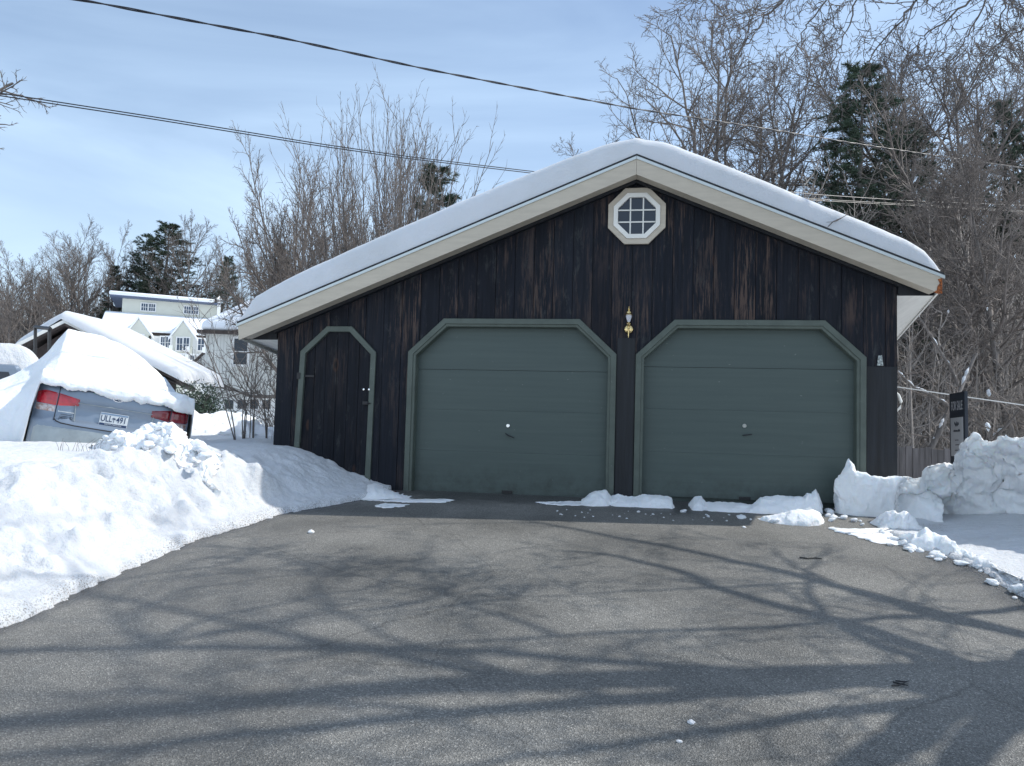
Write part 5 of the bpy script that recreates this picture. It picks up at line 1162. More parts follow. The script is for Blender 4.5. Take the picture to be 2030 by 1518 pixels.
# thin trodden sheets on the asphalt
def patch(px_pts, label, h=0.015, seed=0):
    P_ = [ground_pt(x, y) for x, y in px_pts]; cx_ = sum((p.x for p in P_)) / len(P_); cy_ = sum((p.y for p in P_)) / len(P_); rng = random.Random(seed)
    ring_ = []
    for a, b in zip(P_, P_[1:] + P_[:1]):
        n = max(2, int((b - a).length / 0.03))
        for j in range(n): q = a.lerp(b, j / n); ring_.append(Vector((q.x + rng.gauss(0, .012), q.y + rng.gauss(0, .012), 0)))
    V = []; F = []; n = len(ring_); ks = [1, .97, .9, .75, .5, .25, 0.02]
    for ki, k in enumerate(ks):
        for q in ring_:
            x, y = cx_ + (q.x - cx_) * k, cy_ + (q.y - cy_) * k; V.append((x, y, plane_z(x, y) + (0.0 if ki == 0 else h * (0.7 + 0.5 * mnoise.noise(Vector((x * 6, y * 6, seed)))) * min(1, ki / 2)) + .003))
    for r_ in range(len(ks) - 1):
        for j in range(n): F.append((r_ * n + j, r_ * n + (j + 1) % n, (r_ + 1) * n + (j + 1) % n, (r_ + 1) * n + j))
    o = mesh_np('snow_patch', np.array(V), np.array(F), M['bank'], smooth=True); return tag(o, label, 'snow patch')
patch([(1642, 1047), (1700, 1050), (1790, 1046), (1830, 1070), (1800, 1083), (1740, 1078), (1690, 1062), (1655, 1054)], 'thin sunlit snow sheet in front of the plough bank', .018, 1)
patch([(738, 1003), (765, 998), (813, 1001), (800, 1004), (765, 1008)], 'thin flat ice patch in the garage shadow near the left door', .010, 2)
patch([(700, 986), (780, 988), (905, 991), (880, 997), (800, 996), (720, 992)], 'grey slush strip along the foot of the left garage door', .012, 3)
patch([(1060, 996), (1130, 994), (1180, 1000), (1150, 1003), (1090, 1001)], 'thin slush strip right of the middle of the left garage door', .010, 4)
# loose clods
def clod_mesh(seed):
    import bmesh
    bm = bmesh.new(); bmesh.ops.create_icosphere(bm, subdivisions=3, radius=1)
    for v in bm.verts:
        p = v.co; n = mnoise.noise(p * 1.3 + Vector((seed * 7.1, 0, 0))) * .38 + mnoise.noise(p * 3.1 + Vector((0, seed * 3.7, 0))) * .2; v.co = p * (1 + n); v.co.z *= .72
    me = bpy.data.meshes.new('snow_clod'); bm.to_mesh(me); bm.free(); me.polygons.foreach_set('use_smooth', [True] * len(me.polygons)); me.materials.append(M['clod']); return me
M['clod'] = snow_mat('clod_snow', 3.0, 9.0, 0.4, (0.80, 0.83, 0.87))
CM = [clod_mesh(i) for i in range(6)]
def clod(p, r, rng, label, group):
    o = bpy.data.objects.new('snow_clod', rng.choice(CM)); C.objects.link(o); o.location = p; o.rotation_euler = (rng.uniform(-.4, .4), rng.uniform(-.4, .4), rng.uniform(0, 6.28)); o.scale = (r * rng.uniform(.8, 1.3), r * rng.uniform(.8, 1.2), r * rng.uniform(.7, 1.1)); return tag(o, label, 'snow clod', group)
rng = random.Random(12)
for x, y, r, lb in ((1355, 1016, .034, 'round snowball lying on the shaded asphalt before the right door'), (1535, 1036, .05, 'sunlit lump of snow at the shadow line before the right door'), (1266, 1016, .022, 'small snow crumb on the asphalt below the lamp'), (1475, 1046, .016, 'tiny lone snow crumb just past the shadow line'),
                    (1404, 1025, .022, 'small snow crumb in the shade right of the round snowball'), (1470, 1028, .04, 'greyish slush lump in the shade left of the second heap'), (1370, 1434, .016, 'melting snow lump on the near asphalt at the bottom'), (1347, 1472, .011, 'smaller melting snow crumb on the near asphalt at the bottom'), (617, 1057, .028, 'small flat snow scrap near the left snow edge'),
                    (550, 905, .035, 'small snowball at the foot of the left garage corner'), (2022, 1176, .06, 'dirty snow lump at the far right of the asphalt edge')):
    p = ground_pt(x, y) if x != 550 else at(x, 908, 9.7); clod(p + Vector((0, 0, r * .4)), r, rng, lb, None)
for i in range(46):
    t = rng.random(); ex = [(1640, 1022), (1700, 1034), (1790, 1088), (1850, 1102), (1905, 1118), (1965, 1152), (2020, 1186)]
    f = t * (len(ex) - 1); j = min(int(f), len(ex) - 2); x = ex[j][0] + (ex[j + 1][0] - ex[j][0]) * (f - j) + rng.gauss(0, 8); y = ex[j][1] + (ex[j + 1][1] - ex[j][1]) * (f - j) + rng.gauss(0, 4)
    r = rng.uniform(.012, .05); clod(ground_pt(x, y) + Vector((0, 0, r * .4)), r, rng, 'loose clod of snow along the right edge of the asphalt', 'clods along the right asphalt edge')
for i in range(40):
    x = rng.uniform(1060, 1620); y = 1008 + (x - 1060) * .03 + rng.uniform(0, 16); r = rng.uniform(.005, .014); clod(ground_pt(x, y) + Vector((0, 0, r * .3)), r, rng, 'tiny crumb of snow on the shaded asphalt before the doors', 'crumbs before the doors')
# broken blocks heaped in front of the car
def hp_(px_, yt, yf=905):
    c = at(px_, yt, 7.95); f = at(px_, yf, 7.6); b = Vector((c.x, c.y + .5, .2)); f.z = float(near_z(np.array([f.x]), np.array([f.y]))[0]) - .05; return (f, c, b)
rows = [hp_(170, 893, 897), hp_(195, 878, 898), hp_(225, 852, 900), hp_(262, 856, 902), hp_(300, 836, 905), hp_(335, 840, 908), hp_(370, 860, 908), hp_(400, 882, 904), hp_(420, 893, 903), hp_(432, 900, 903)]
HEAP = bank('snow_heap', rows, 'heap of broken snow blocks thrown up against the right half of the car rear', 'snow heap', amp=0.065, step=0.010, nt=60, seed=11, face=.6)
rng = random.Random(19); top = [(195, 882), (225, 856), (262, 860), (300, 840), (335, 845), (370, 864), (405, 884), (430, 893)]
for i in range(26):
    x = rng.uniform(200, 405); yt = float(np.interp(x, [t[0] for t in top], [t[1] for t in top])); k = rng.random(); y = yt + (905 - yt) * k; r = rng.uniform(.03, .075)
    clod(at(x, y, 7.93 - .45 * k), r, rng, 'broken block of snow lying on the heap behind the car', 'blocks on the heap behind the car')
def fld(px_, yt, Y, dz=0.0):
    c = at(px_, yt, Y); f = Vector((c.x * (Y - .9) / Y, Y - .9, 0.25 + dz)); b = Vector((c.x * (Y + 1.5) / Y, Y + 1.5, .1)); return (f, c, b)
rows = [fld(300, 850, 12.5), fld(360, 806, 12.5), fld(375, 805, 12.6), fld(400, 822, 12.8), fld(440, 822, 13.0), fld(475, 815, 13.2), fld(500, 826, 13.2), fld(520, 840, 13.4), fld(545, 852, 13.5), fld(620, 860, 13.6)]
bank('snow_bank', rows, 'sunlit lumpy snow bank between the saplings and the white house', amp=0.075, step=0.04, nt=40, seed=8, face=.5)
rows = [fld(420, 893, 9.9, .12), fld(440, 884, 10.0, .12), fld(480, 877, 10.2, .12), fld(520, 880, 10.3, .12), fld(550, 888, 10.4, .12), fld(600, 896, 10.5, .12)]
bank('snow_bank', rows, 'smooth grey shaded drift curving round the left back of the garage', amp=0.006, step=0.04, nt=30, seed=9, face=.5, m='roof_snow')
#@@PART4
# ------------------------------------------------------------------ car buried in snow
CAR_YAW, CAR_TILT = rad(30), rad(8.0)
Rc = Matrix.Rotation(CAR_YAW, 3, 'Z') @ Matrix.Rotation(CAR_TILT, 3, 'Y')
CSC = 0.96
car_o = at(226, 833, 8.9) - Rc @ Vector((0, 0, 0.76 * CSC))
CAR = empty('parked_car', car_o, (Rc.to_euler()), 'silver blue sedan tilted and buried in snow, rear with red lights and licence plate showing', 'car')
CAR.scale = (CSC, CSC, CSC)
M['paint'] = mat('car_paint', (0.20, 0.25, 0.32), 0.32, metal=0.35, spec=0.5, coat=0.5, var=0.04, vscale=3)
M['paint_low'] = mat('car_bumper', (0.30, 0.34, 0.36), 0.42, metal=0.3, spec=0.5, coat=0.2, var=0.12, vscale=6, bump=0.15, bscale=40)
M['seam'] = mat('dark_seam', (0.01, 0.011, 0.013), 0.6)
M['red_lens'] = mat('red_lens', (0.42, 0.006, 0.018), 0.15, spec=0.7, coat=0.8, var=0.35, vscale=9, bump=0.15, bscale=60)
M['dark_red_lens'] = mat('dark_red_lens', (0.20, 0.004, 0.012), 0.2, spec=0.7, coat=0.8, var=0.35, vscale=9)
M['clear_lens'] = mat('clear_lens', (0.62, 0.60, 0.60), 0.15, spec=0.8, coat=0.8, col2=(0.30, 0.16, 0.12), vscale=26)
def ry(x, z):
    ax = min(abs(x) / 0.9, 1.0); y = 0.03 + 0.20 * ax ** 3.4
    y += 0.10 * max(0, z - 0.70) - 0.045 * float(ss(0.70, 0.63, z))
    if z < 0.36: y += 0.25 * (0.36 - z) ** 1.3
    return y
def halfw(z): return 0.862 - 0.10 * max(0, z - 0.85) - 0.05 * max(0, 0.4 - z)
# body: rounded rear skin and the sides, bonnet, roof as one shell
def body():
    zs = [0.24, 0.30, 0.36, 0.45, 0.55, 0.62, 0.635, 0.66, 0.70, 0.74, 0.80, 0.86, 0.92, 0.98, 1.04, 1.07, 1.09]; nx = 41; V = []; F = []
    for z in zs:
        for i in range(nx):
            x = (-1 + 2 * i / (nx - 1)); x = math.copysign(1 - (1 - abs(x)) ** 1.35, x) * halfw(z); y = ry(x, z)
            if 0.665 < z < 0.90 and abs(x + 0.0) < 0.43: y += 0.028
            if z > 1.065: y += 0.03 * (z - 1.065) / 0.025
            V.append((x, y, z))
    for r_ in range(len(zs) - 1):
        for i in range(nx - 1): a = r_ * nx + i; F.append((a, a + 1, a + nx + 1, a + nx))
    mb = MB().add(V, F)
    # deck, rear glass, roof, windscreen, bonnet as longitudinal sections
    secs = [(0.16, 1.09, .86), (0.62, 1.12, .84), (1.20, 1.45, .60), (1.45, 1.50, .58), (2.6, 1.50, .60), (3.3, 1.10, .80), (4.2, 1.0, .80), (4.62, 0.85, .76), (4.75, 0.5, .74)]
    rows = []
    for y, zt, wt in secs:
        w = .865 if 0.2 < y < 4.4 else .84; rows.append([(-w, y, .28), (-w - .01, y, .62), (-w + .03, y, min(zt, .98)), (-wt, y, zt - .03), (-wt * .5, y, zt), (0, y, zt + .01), (wt * .5, y, zt), (wt, y, zt - .03), (w - .03, y, min(zt, .98)), (w + .01, y, .62), (w, y, .28)])
    b = [p for r_ in rows for p in r_]; F = []
    for r_ in range(len(rows) - 1):
        for i in range(10): a = r_ * 11 + i; F.append((a, a + 11, a + 12, a + 1))
    F.append(tuple(range((len(rows) - 1) * 11, len(rows) * 11)))
    mb.add(b, F); return mb.build('body', M['paint'], CAR, smooth=True, autos=True)
body()
def patch3(poly, off, name, m, parent, n=10, thick=0.012):
    """panel hugging the rear skin: poly is a quad strip given as two matching polylines [(x,z)..] bottom and top"""
    lo, hi = poly; V = []; F = []; k = len(lo); rows = 7
    for r_ in range(rows):
        t = r_ / (rows - 1)
        for (x0, z0), (x1, z1) in zip(lo, hi):
            x, z = x0 + (x1 - x0) * t, z0 + (z1 - z0) * t; edge = (r_ in (0, rows - 1)) or (x0, z0) in (lo[0], lo[-1]); V.append((x, ry(x, z) - off + (thick if edge else 0), z))
    for r_ in range(rows - 1):
        for i in range(k - 1): a = r_ * k + i; F.append((a, a + 1, a + k + 1, a + k))
    return MB().add(V, F).build(name, m, parent, smooth=True)
def strip(x0, x1, zl, zh, n=10): return [(x0 + (x1 - x0) * i / n, zl(i / n)) for i in range(n + 1)], [(x0 + (x1 - x0) * i / n, zh(i / n)) for i in range(n + 1)]
for s_ in (-1, 1):
    tl = patch3(strip(s_ * .635, s_ * .848, lambda t: .835 + .01 * t, lambda t: .985 + .035 * t - .05 * t ** 4), .012, 'tail_light', M['red_lens'] if s_ < 0 else M['dark_red_lens'], CAR)
    patch3(strip(s_ * .635, s_ * .845, lambda t: .755, lambda t: .833 + .01 * t), .010, 'reversing_lens', M['clear_lens'], tl)
    patch3(strip(s_ * .40, s_ * .622, lambda t: .865 - .03 * t, lambda t: .945 + .04 * t), .012, 'inner_lens', M['red_lens'] if s_ < 0 else M['dark_red_lens'], tl)
    MB().tube([(s_ * .628, ry(.628, z) - .003, z) for z in (.66, .72, .78, .84, .90, .96, 1.02, 1.06)], .0045, 5).build('panel_gap', M['seam'], CAR)
# lower bumper skin, gap under the boot lid
patch3(strip(-.85, .85, lambda t: .30, lambda t: .60, 24), .004, 'bumper', M['paint_low'], CAR, thick=.006)
MB().tube([(x, ry(x, z) - .006, z) for x, z in [(-.628, .68), (-.60, .655), (-.55, .638), (-.4, .625), (0, .618), (.4, .625), (.55, .638), (.6, .655), (.628, .68)]], .007, 5).build('boot_gap', M['seam'], CAR)
# plate recess edges
mb = MB(); RX = .435
mb.tube([(-RX, ry(RX, .89), .895), (-RX + .02, ry(.3, .68) + .01, .675)], .006, 5); mb.tube([(-RX, ry(RX, .9) - .004, .90), (0, ry(0, .9) - .004, .905), (RX, ry(RX, .9) - .004, .90)], .006, 6); mb.tube([(RX, ry(RX, .89), .895), (RX - .03, ry(.3, .68) + .01, .675)], .005, 5)
mb.build('recess_trim', M['paint_low'], CAR)
M['plate'] = mat('plate_white', (0.62, 0.66, 0.68), 0.4); M['plate_blue'] = mat('plate_blue', (0.012, 0.035, 0.10), 0.4); M['plate_mid'] = mat('plate_mid', (0.16, 0.24, 0.36), 0.4)
py_ = 0.045
plate = MB().box(-.155, .155, py_ - .006, py_ + .002, .682, .838).build('licence_plate', M['plate'], CAR, bevel=.003)
MB().box(-.150, .150, py_ - .0085, py_ - .0062, .686, .712).build('plate_band', M['plate_blue'], plate)
MB().box(-.150, .150, py_ - .0085, py_ - .0062, .815, .834).build('plate_band', M['plate_mid'], plate)
def text(body_, size, matl, parent, loc, rot, name='lettering', ext=0.001, sx=1.0, align='CENTER', bold=0.0):
    cu = bpy.data.curves.new(name, 'FONT'); cu.body = body_; cu.size = size; cu.extrude = ext; cu.align_x = align; cu.align_y = 'CENTER'; cu.offset = bold
    to = bpy.data.objects.new(name, cu); C.objects.link(to); bpy.context.view_layer.update()
    me = bpy.data.meshes.new_from_object(to.evaluated_get(bpy.context.evaluated_depsgraph_get())); C.objects.unlink(to); bpy.data.objects.remove(to)
    me.materials.clear(); me.materials.append(matl); o = bpy.data.objects.new(name, me); C.objects.link(o); o.parent = parent; o.location = loc; o.rotation_euler = rot; o.scale = (sx, 1, 1); return o
text('ULL', .105, M['plate_blue'], plate, (-.082, py_ - .0085, .765), (PI / 2, 0, 0), sx=.72, bold=.001); text('491', .105, M['plate_blue'], plate, (.082, py_ - .0085, .765), (PI / 2, 0, 0), sx=.72, bold=.001)
text('SOUTH CAROLINA', .022, M['plate'], plate, (0, py_ - .0098, .699), (PI / 2, 0, 0))
mb = MB(); mb.box(-.003, .003, py_ - .009, py_ - .0064, .728, .775)
for k in range(7): a = -0.4 + k * (PI + .8) / 6; mb.prism([(0.004 * math.sin(a), .772 - .004 * math.cos(a)), (.026 * math.cos(a), .775 + .022 * math.sin(a)), (-.004 * math.sin(a), .772 + .005 * math.cos(a))], py_ - .009, py_ - .0064)
mb.build('palm_emblem', M['plate_blue'], plate)
# oval star badge
bz = 1.015; by = ry(0, bz) - .006
mb = MB(); n = 28; V = []
for k in range(n): t = 2 * PI * k / n; V += [(.056 * math.cos(t), by - .002, bz + .030 * math.sin(t)), (.047 * math.cos(t), by - .005, bz + .023 * math.sin(t)), (.056 * math.cos(t), by + .006, bz + .030 * math.sin(t))]
mb.add(V, [(k * 3, ((k + 1) % n) * 3, ((k + 1) % n) * 3 + 1, k * 3 + 1) for k in range(n)] + [(k * 3 + 2, ((k + 1) % n) * 3 + 2, ((k + 1) % n) * 3, k * 3) for k in range(n)])
bd = mb.build('badge', M['chrome'], CAR); MB().prism([(.048 * math.cos(2 * PI * k / n), bz + .024 * math.sin(2 * PI * k / n)) for k in range(n)], by - .001, by + .002).build('badge_field', M['plate_blue'], bd)
mb = MB()
for sx_, sz_, r in ((-.022, .002, .013), (.006, .010, .006), (.026, .006, .006), (.004, -.006, .006), (.018, -.010, .006), (.032, -.006, .005)):
    mb.prism([(sx_ + (r if k % 2 == 0 else r * .4) * math.cos(PI / 2 + k * PI / 4), bz + sz_ + (r if k % 2 == 0 else r * .4) * math.sin(PI / 2 + k * PI / 4)) for k in range(8)], by - .005, by - .0012)
mb.build('badge_stars', M['chrome'], bd)
# small raised lettering and the dealer frame on the left of the lid, too worn to read
rng = random.Random(6); mb = MB()
x = -.60
while x < -.44: w = rng.uniform(.006, .012); z = .772 - .0; mb.box(x, x + w, ry(x, .77) - .006, ry(x, .77) + .002, z - .005, z + rng.uniform(.003, .006)); x += w + .005
mb.build('model_lettering', M['chrome'], CAR)
mb = MB()
for x0, x1, z0, z1 in ((-.575, -.44, .716, .719), (-.575, -.44, .668, .671), (-.578, -.575, .668, .719), (-.44, -.437, .668, .719), (-.572, -.45, .738, .742)): mb.box(x0, x1, ry(.5, .7) - .004, ry(.5, .7) + .004, z0, z1)
mb.build('dealer_frame', M['seam'], CAR)
mb = MB(); x = -.565
while x < -.46: w = rng.uniform(.005, .010); mb.box(x, x + w, ry(.5, .7) - .004, ry(.5, .7) + .003, .694, .694 + rng.uniform(.006, .011)); x += w + .004
x = -.55
while x < -.47: w = rng.uniform(.004, .008); mb.box(x, x + w, ry(.5, .7) - .004, ry(.5, .7) + .003, .679, .684); x += w + .004
mb.build('dealer_lettering', M['seam'], CAR)
# snow load on the car, in the car's own frame
def car_snow():
    LX = np.array([-3.0, -2.5, -2.0, -1.5, -1.2, -1.0, -.88, -.80, -.72, -.3, .0, .3, .52, .70, .80, .86, .90, .93])
    LF = np.array([.06, .14, .25, .40, .54, .66, .78, .90, 1.0, .99, .94, .86, .77, .66, .52, .34, .15, .0])
    px_ = np.concatenate([np.arange(-3.0, -.9, .03), np.arange(-.9, .935, .014)]); n = len(px_)
    prof = [(-.02, 1.035), (-.055, 1.045), (-.085, 1.075), (-.085, 1.11), (-.06, 1.145), (.0, 1.18), (.12, 1.235), (.3, 1.31), (.5, 1.42), (.7, 1.55), (.9, 1.69), (1.05, 1.79), (1.15, 1.845), (1.25, 1.87), (1.5, 1.89), (2.2, 1.90), (2.9, 1.86), (3.4, 1.62), (4.0, 1.42), (4.8, 1.28), (5.1, 1.0), (5.3, .5), (5.4, .1)]
    P0 = np.array(prof); ln = np.concatenate([[0], np.cumsum(np.hypot(np.diff(P0[:, 0]), np.diff(P0[:, 1])))]); ts = np.concatenate([np.arange(0, 3.2, .018), np.arange(3.2, ln[-1], .06), [ln[-1]]])
    fine = np.arange(0, ln[-1], .01); kk = np.ones(17) / 17
    def sm(c): q = np.interp(fine, ln, c); return np.interp(ts, fine, np.concatenate([q[:8], np.convolve(q, kk, 'valid'), q[-8:]]))
    yc = sm(P0[:, 0]); zc = sm(P0[:, 1]); X, T = np.meshgrid(px_, ts); Yc = np.repeat(yc[:, None], n, 1); Zc = np.repeat(zc[:, None], n, 1)
    base = 0.30; fx = np.interp(X, LX, LF); k = ss(.0, .9, Yc)
    onlid = (np.abs(X) < .95)
    f_on = fx * k + (1 - k) * np.clip((0.925 - np.abs(X)) / .04, 0, 1) ** .5 * 1.0
    f_off = fx
    side = ss(-.845, -.885, X)
    f = np.where(X < -.84, f_on * (1 - side) + fx * side, f_on)
    # beside the car the drift reaches the ground in front
    zoff = base + (Zc - base) * fx; start = ss(-.09, .45, Yc)
    Zside = (-.05) + (zoff + .05) * (0.25 + .75 * start) * ss(-.12, .25, Yc) ** .5
    Z = base + (Zc - base) * f; Z = Z * (1 - side) + Zside * side
    Yy = Yc + np.interp(X, [-.95, -.7, .7, .95], [.20, .07, .07, .18]) - .35 * side * (1 - start) * np.clip((-X - .95) / .8, 0, 1)
    # ragged lower lip, sagging to the right
    lip = np.exp(-ts / .16)[:, None] * (1 - side)
    Z = Z + lip * (-.02 + .05 * fbm(X * 2.6, 0 * X, seed=3) + .035 * fbm(X * 13, 0 * X, o=4, seed=4, g=.7) - .035 * ss(.1, .8, X) + .02 * ss(-.3, -.8, X))
    rough = np.exp(-((ts - .35) / .4) ** 2)[:, None]
    d = .045 * fbm(X * 1.9, T * 1.9, o=5, seed=7) + rough * (.028 * fbm(X * 8, T * 8, o=4, seed=8) - .02 * (cells(X * 9, T * 9, 3) - .4))
    Z = Z + d; Yy = Yy - rough * .03 * fbm(X * 7, T * 7, o=4, seed=9); X2 = X - .085 * np.clip(1 - ((Z - .62) / .42) ** 2, 0, 1) * np.exp(-((X + .89) / .12) ** 2) * side + .012 * fbm(X * 7, T * 7, o=3, seed=10) * (X < .85)
    P = np.stack([X2, Yy, Z], -1).reshape(-1, 3); i = np.arange((len(ts) - 1) * n).reshape(-1, n)[:, :-1].ravel()
    return mesh_np('car_snow', P, np.stack([i, i + 1, i + n + 1, i + n], -1), M['bank'], smooth=True)
o = car_snow(); o.scale = (CSC, CSC, CSC); o.location = car_o; o.rotation_euler = Rc.to_euler(); tag(o, 'deep wedge of snow covering the roof and boot of the silver blue sedan', 'snow')
# second vehicle at the left edge
V2 = empty('parked_vehicle', at(-95, 800, 11.0), (0, 0, rad(30)), 'second snow buried vehicle at the left edge, only a dark corner of glass showing', 'car')
mb = MB(); mb.prism([(-1.0, -.9), (1.0, -.9), (1.0, .25), (.78, .62), (-.78, .62), (-1.0, .25)], 0, 4.2); mb.build('body', M['paint'], V2, bevel=.06)
MB().prism([(-.74, .12), (.80, .12), (.66, .50), (-.62, .50)], -.012, .01).build('window', M['glass'], V2); MB().tube([(.1, -.03, .14), (.62, -.035, .34)], .012, 5).build('wiper', M['black_iron'], V2)
def v2snow():
    xs = np.linspace(-1.5, 1.5, 70); ys = np.linspace(-.25, 4.6, 90); X, Y = np.meshgrid(xs, ys)
    e = ss(1.5, .8, np.abs(X)) * ss(-.25, .25, Y) * ss(4.6, 4.0, Y); Z = -.7 + 1.62 * e ** .6 + .05 * fbm(X * 1.5, Y * 1.5, seed=5) + .015 * fbm(X * 7, Y * 7, seed=6)
    Z = np.maximum(Z, -.7); Yn = Y; P = np.stack([X, Yn, Z], -1).reshape(-1, 3); n = len(xs); i = np.arange((len(ys) - 1) * n).reshape(-1, n)[:, :-1].ravel()
    return mesh_np('vehicle_snow', P, np.stack([i, i + 1, i + n + 1, i + n], -1), M['snow'], smooth=True)
o = v2snow(); o.location = V2.location + Vector((0, 0, .02)); o.rotation_euler = V2.rotation_euler; tag(o, 'rounded snow hump on the vehicle at the left edge', 'snow')

# ------------------------------------------------------------------ saplings left of the garage
def sapling(stems, Y, label, seed, tw=6, tl=.42):
    base = at(*stems[0][0], Y); base.z = .35; e = empty('sapling', base, (0, 0, 0), label, 'sapling', 'saplings left of the garage'); A, B = Paths(), Paths(); rng = random.Random(seed)
    sp = [dict(seg=5, wob=.09, trop=.10, k=3, kids=4, t0=.2, ang=34, ratio=.45, tip=.3, rmin=.0028), dict(seg=3, wob=.12, k=3)]
    for st in stems:
        p = [at(x, y, Y) - base for x, y in st]; out = []
        for a, b in zip(p[:-1], p[1:]):
            for j in range(3): out.append(a.lerp(b, j / 3))
        out.append(p[-1]); n = len(out); out = [out[0]] + [(out[i - 1] + out[i] * 2 + out[i + 1]) / 4 for i in range(1, n - 1)] + [out[-1]]
        out[0].z -= .15; dy = rng.uniform(-.25, .25); out = [q + Vector((0, dy * (i / n), 0)) for i, q in enumerate(out)]; r0 = .009 * rng.uniform(.8, 1.15)
        A.add(out, [r0 * (1 - .78 * i / (n - 1)) for i in range(n)], 5)
        for q in range(tw):
            f = (.28 + .7 * (q + rng.random()) / tw) * (n - 1); i = min(int(f), n - 2); d = (out[i + 1] - out[i]).normalized()
            grow(rng, out[i].lerp(out[i + 1], f - i), rot_dir(rng, d, rad(rng.uniform(28, 55)), rng.uniform(0, 6.28)), tl * rng.uniform(.5, 1.3), .0055, 0, sp, (B, B))
    A.build('stems', M['bark'], e); B.build('twigs', M['twig'], e)
sapling([[(470, 890), (452, 820), (435, 750), (418, 698), (407, 664), (401, 592)], [(471, 890), (455, 780), (425, 705), (395, 640), (360, 590)]], 11.0, 'sapling leaning left, leftmost of those beside the garage', 1)
sapling([[(482, 890), (476, 810), (500, 690), (503, 640)], [(484, 890), (488, 794), (455, 740), (425, 690), (405, 610)], [(482, 890), (487, 795), (520, 745), (548, 690)]], 11.2, 'forked sapling in the middle of those beside the garage', 2)
sapling([[(494, 890), (500, 800), (503, 740), (517, 670)], [(502, 890), (508, 760), (517, 683), (524, 640)], [(500, 890), (500, 800), (470, 745), (445, 650)]], 11.5, 'upright sapling right of the forked one, nearer the garage', 3)
sapling([[(529, 890), (524, 790), (540, 735), (546, 690)], [(530, 890), (528, 800), (500, 760), (470, 700), (455, 640)], [(528, 890), (536, 810), (546, 740)]], 11.8, 'sapling closest to the left corner of the garage', 4)
rng = random.Random(4)
A = Paths()
for i in range(26):
    x = rng.choice((rng.uniform(480, 545), rng.uniform(115, 200))); Yb = 11.3 if x > 300 else 7.55; p = at(x, 892 if x > 300 else rng.uniform(885, 893), Yb); A.add([p + Vector((0, 0, -.1)), p + Vector((rng.gauss(0, .02), 0, rng.uniform(.0, .05 if x < 300 else .22))), p + Vector((rng.gauss(0, .05), 0, rng.uniform(.06, .10) if x < 300 else rng.uniform(.25, .4)))], [.003, .002, .0012], 3)
tag(A.build('dry_stalks', M['twig']), 'dry weed stalks poking through the snow', 'weeds', kind='stuff')

# ------------------------------------------------------------------ right background: fence, sign
M['fence'] = mat('fence_wood', (0.13, 0.12, 0.12), 0.85, var=0.35, vscale=6, stretch=(2, 1, .2), bump=.4, bscale=20)
FN = empty('board_fence', at(1780, 940, 11.6), (0, 0, -.12), 'weathered grey vertical board fence behind the right corner of the garage', 'fence')
rng = random.Random(2); mb = MB(); x = -.35
while x < 1.7:
    w = rng.uniform(.085, .10); h = .42 + rng.uniform(-.02, .02) - .02 * x; mb.box(x, x + w - .006, rng.uniform(-.004, .004), .02, -1.2, h); x += w
mb.build('boards', M['fence'], FN)
for z in (-.2, .28): MB().box(-.35, 1.7, .022, .06, z, z + .08).build('rail', M['fence'], FN)
mb = MB()
SG = empty('sale_sign', at(1899, 912, 9.3), (0, 0, rad(-58)), 'dark for sale sign with a white lower panel behind the snow bank', 'sign')
SG.rotation_euler = (0, rad(-2), rad(-99))
M['navy'] = mat('navy_panel', (0.010, 0.016, 0.028), 0.45); M['sign_white'] = mat('sign_white', (0.42, 0.43, 0.45), 0.5); M['grey_ink'] = mat('grey_ink', (0.05, 0.055, 0.065), 0.6)
hs = .83; ws = .20
MB().box(-ws - .02, ws + .02, .0, .035, -.9, hs).build('board', M['navy'], SG)
pn = MB().box(-ws + .02, ws - .03, -.006, -.001, .05, hs * .63).build('panel', M['sign_white'], SG)
text('FOR SALE', .085, M['sign_white'], SG, (0, -.003, hs * .80), (PI / 2, 0, 0), sx=.72).scale = (.9, 1.9, 1)
rng = random.Random(9); mb = MB()
pts = [Vector((-.06 + .12 * i / 24, -.009, hs * .53 + .022 * math.sin(i * 1.7) + .012 * math.sin(i * .7))) for i in range(25)]; mb.tube(pts, .0035, 4)
for zz, w_, h_ in ((hs * .42, .10, .03), (hs * .29, .06, .012), (hs * .22, .06, .012), (hs * .14, .07, .012)):
    x = -w_ + .01
    while x < w_ - .01: w = rng.uniform(.006, .014); mb.box(x, x + w, -.009, -.0065, zz, zz + h_ * rng.uniform(.5, 1)); x += w + .005
mb.build('worn_lettering', M['grey_ink'], pn)
# white bent pipe end showing past the corner
mb = MB(); mb.tube([at(1772, 775, 10.6), at(1781, 783, 10.6), at(1786, 796, 10.6), at(1784, 808, 10.6), at(1774, 818, 10.6)], [.018, .022, .024, .02, .014], 8)
tag(mb.build('bent_pipe', M['white_trim'], smooth=True), 'short white curved pipe end just past the right corner of the garage', 'pipe')
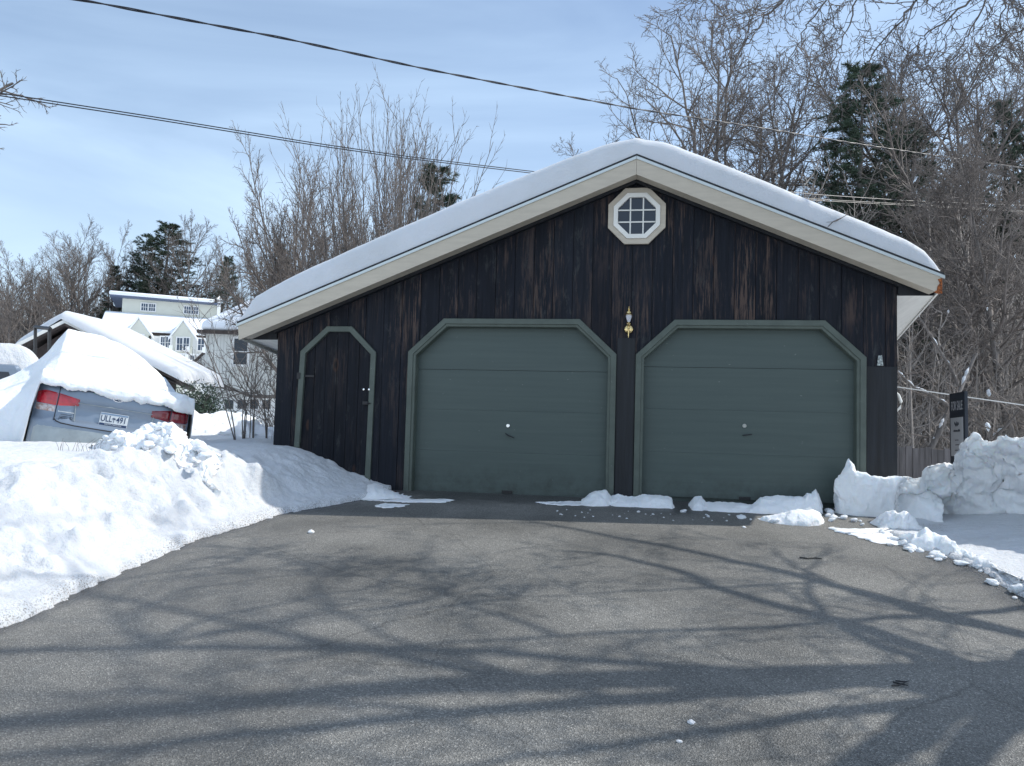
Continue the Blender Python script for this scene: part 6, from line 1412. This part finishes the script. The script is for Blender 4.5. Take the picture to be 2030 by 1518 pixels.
# diagonal fallen trunk and snowy limbs in the thicket
def fallen(pts, r0, r1, label, seed):
    rng = random.Random(seed); P_ = [at(*p) for p in pts]; e = empty('leaning_trunk', P_[0], (0, 0, 0), label, 'tree trunk'); A, B, S_ = Paths(), Paths(), MB(); n = len(P_); L_ = [p - P_[0] for p in P_]
    A.add(L_, [r0 + (r1 - r0) * i / (n - 1) for i in range(n)], 7)
    for k in range(12):
        i = rng.randrange(n - 1); p = L_[i].lerp(L_[i + 1], rng.random()); grow(rng, p, Vector((rng.gauss(0, 1), rng.gauss(0, .5), rng.gauss(.6, .6))).normalized(), rng.uniform(.5, 1.4), .012, 0, [dict(seg=5, wob=.15, k=3, kids=5, t0=.2, ang=40, ratio=.4), dict(seg=3, wob=.2, k=3)], (B, B))
    A.build('trunk', M['bark'], e); B.build('twigs', M['twig'], e)
    for k in range(6):
        i = rng.randrange(n - 1); a = rng.uniform(0, .6); p = L_[i].lerp(L_[i + 1], a); q = L_[i].lerp(L_[i + 1], a + .35); S_.tube([p + Vector((0, 0, r0 * .7)), p.lerp(q, .5) + Vector((0, 0, r0 * 1.1)), q + Vector((0, 0, r0 * .7))], [.01, r0 * .6, .01], 6)
    tag(S_.build('branch_snow', M['snow'], e, smooth=True))
fallen([(1838, 905, 14), (1860, 860, 14), (1884, 805, 14.2), (1905, 770, 14.4), (1935, 700, 14.6)], .055, .03, 'dark leaning trunk left of the for sale sign', 1)
fallen([(1884, 805, 14.0), (1850, 785, 13.8), (1812, 768, 13.6), (1778, 735, 13.4)], .03, .015, 'snow dusted branch reaching left from beside the sign to the garage', 2)
fallen([(1898, 760, 15.0), (1885, 730, 15), (1860, 690, 15), (1830, 640, 15), (1800, 600, 15)], .035, .015, 'snow dusted branch slanting up left above the sign', 3)
fallen([(2080, 900, 13.0), (2030, 800, 13.2), (1990, 850, 13.4), (1965, 870, 13.6)], .04, .02, 'snow dusted low limb at the right edge above the bank', 4)
for k, (x, y, r) in enumerate(((1960, 778, .10), (1880, 617, .05), (1957, 612, .05), (1958, 845, .09))):
    o = bpy.data.objects.new('snow_clod', CM[k]); C.objects.link(o); o.location = at(x, y, 17.0 if k != 3 else 13.6); o.scale = (r * .4, r * .4, r * 1.1); tag(o, ['large pad of snow caught in the tree right of the sign', 'small pad of snow on the trunk above the sign', 'small pad of snow in the fork high right of the sign', 'pad of snow in the low branches right of the sign'][k], 'snow clod')
# twig lying on the roof snow, litter on the asphalt
def rt(px_, py_): return wallp(px_, py_, FV + .0)
mb = MB(); k = Vector((0, -.02, .0)); mb.tube([rt(1640, 450) + k, rt(1650, 440) + k, rt(1668, 432) + k, rt(1685, 422) + k], [.006, .006, .005, .002], 5); mb.tube([rt(1668, 432) + k, rt(1655, 440) + k, rt(1637, 441) + k], [.005, .004, .002], 5)
tag(mb.build('fallen_twig', M['bark']), 'forked twig lying on the snow edge of the right roof slope', 'twig')
def litter(pts, label, r=.006, nm='fallen_twig'):
    P_ = [ground_pt(x, y) + Vector((0, 0, r + .004)) for x, y in pts]; A = MB(); A.tube(P_, [r] * (len(P_) - 1) + [r * .5], 5); tag(A.build(nm, M['seam']), label, 'twig')
litter([(1585, 1107), (1600, 1109), (1616, 1108), (1630, 1110)], 'dark straight twig on the asphalt in front of the right door')
litter([(1770, 1355), (1782, 1358), (1800, 1362)], 'short dark twig in the tree shadow at the lower right', .005)
litter([(1768, 1362), (1785, 1360), (1796, 1355)], 'short dark twig crossing the one in the lower right shadow', .004)
litter([(1775, 1352), (1790, 1354), (1802, 1353)], 'dark twig scrap just above the crossed pair in the lower right shadow', .004)
# leaves and the loose prototypes that were never placed
for key, pr in TRV.items():
    for ob in pr:
        if ob.parent is None: bpy.data.objects.remove(ob)
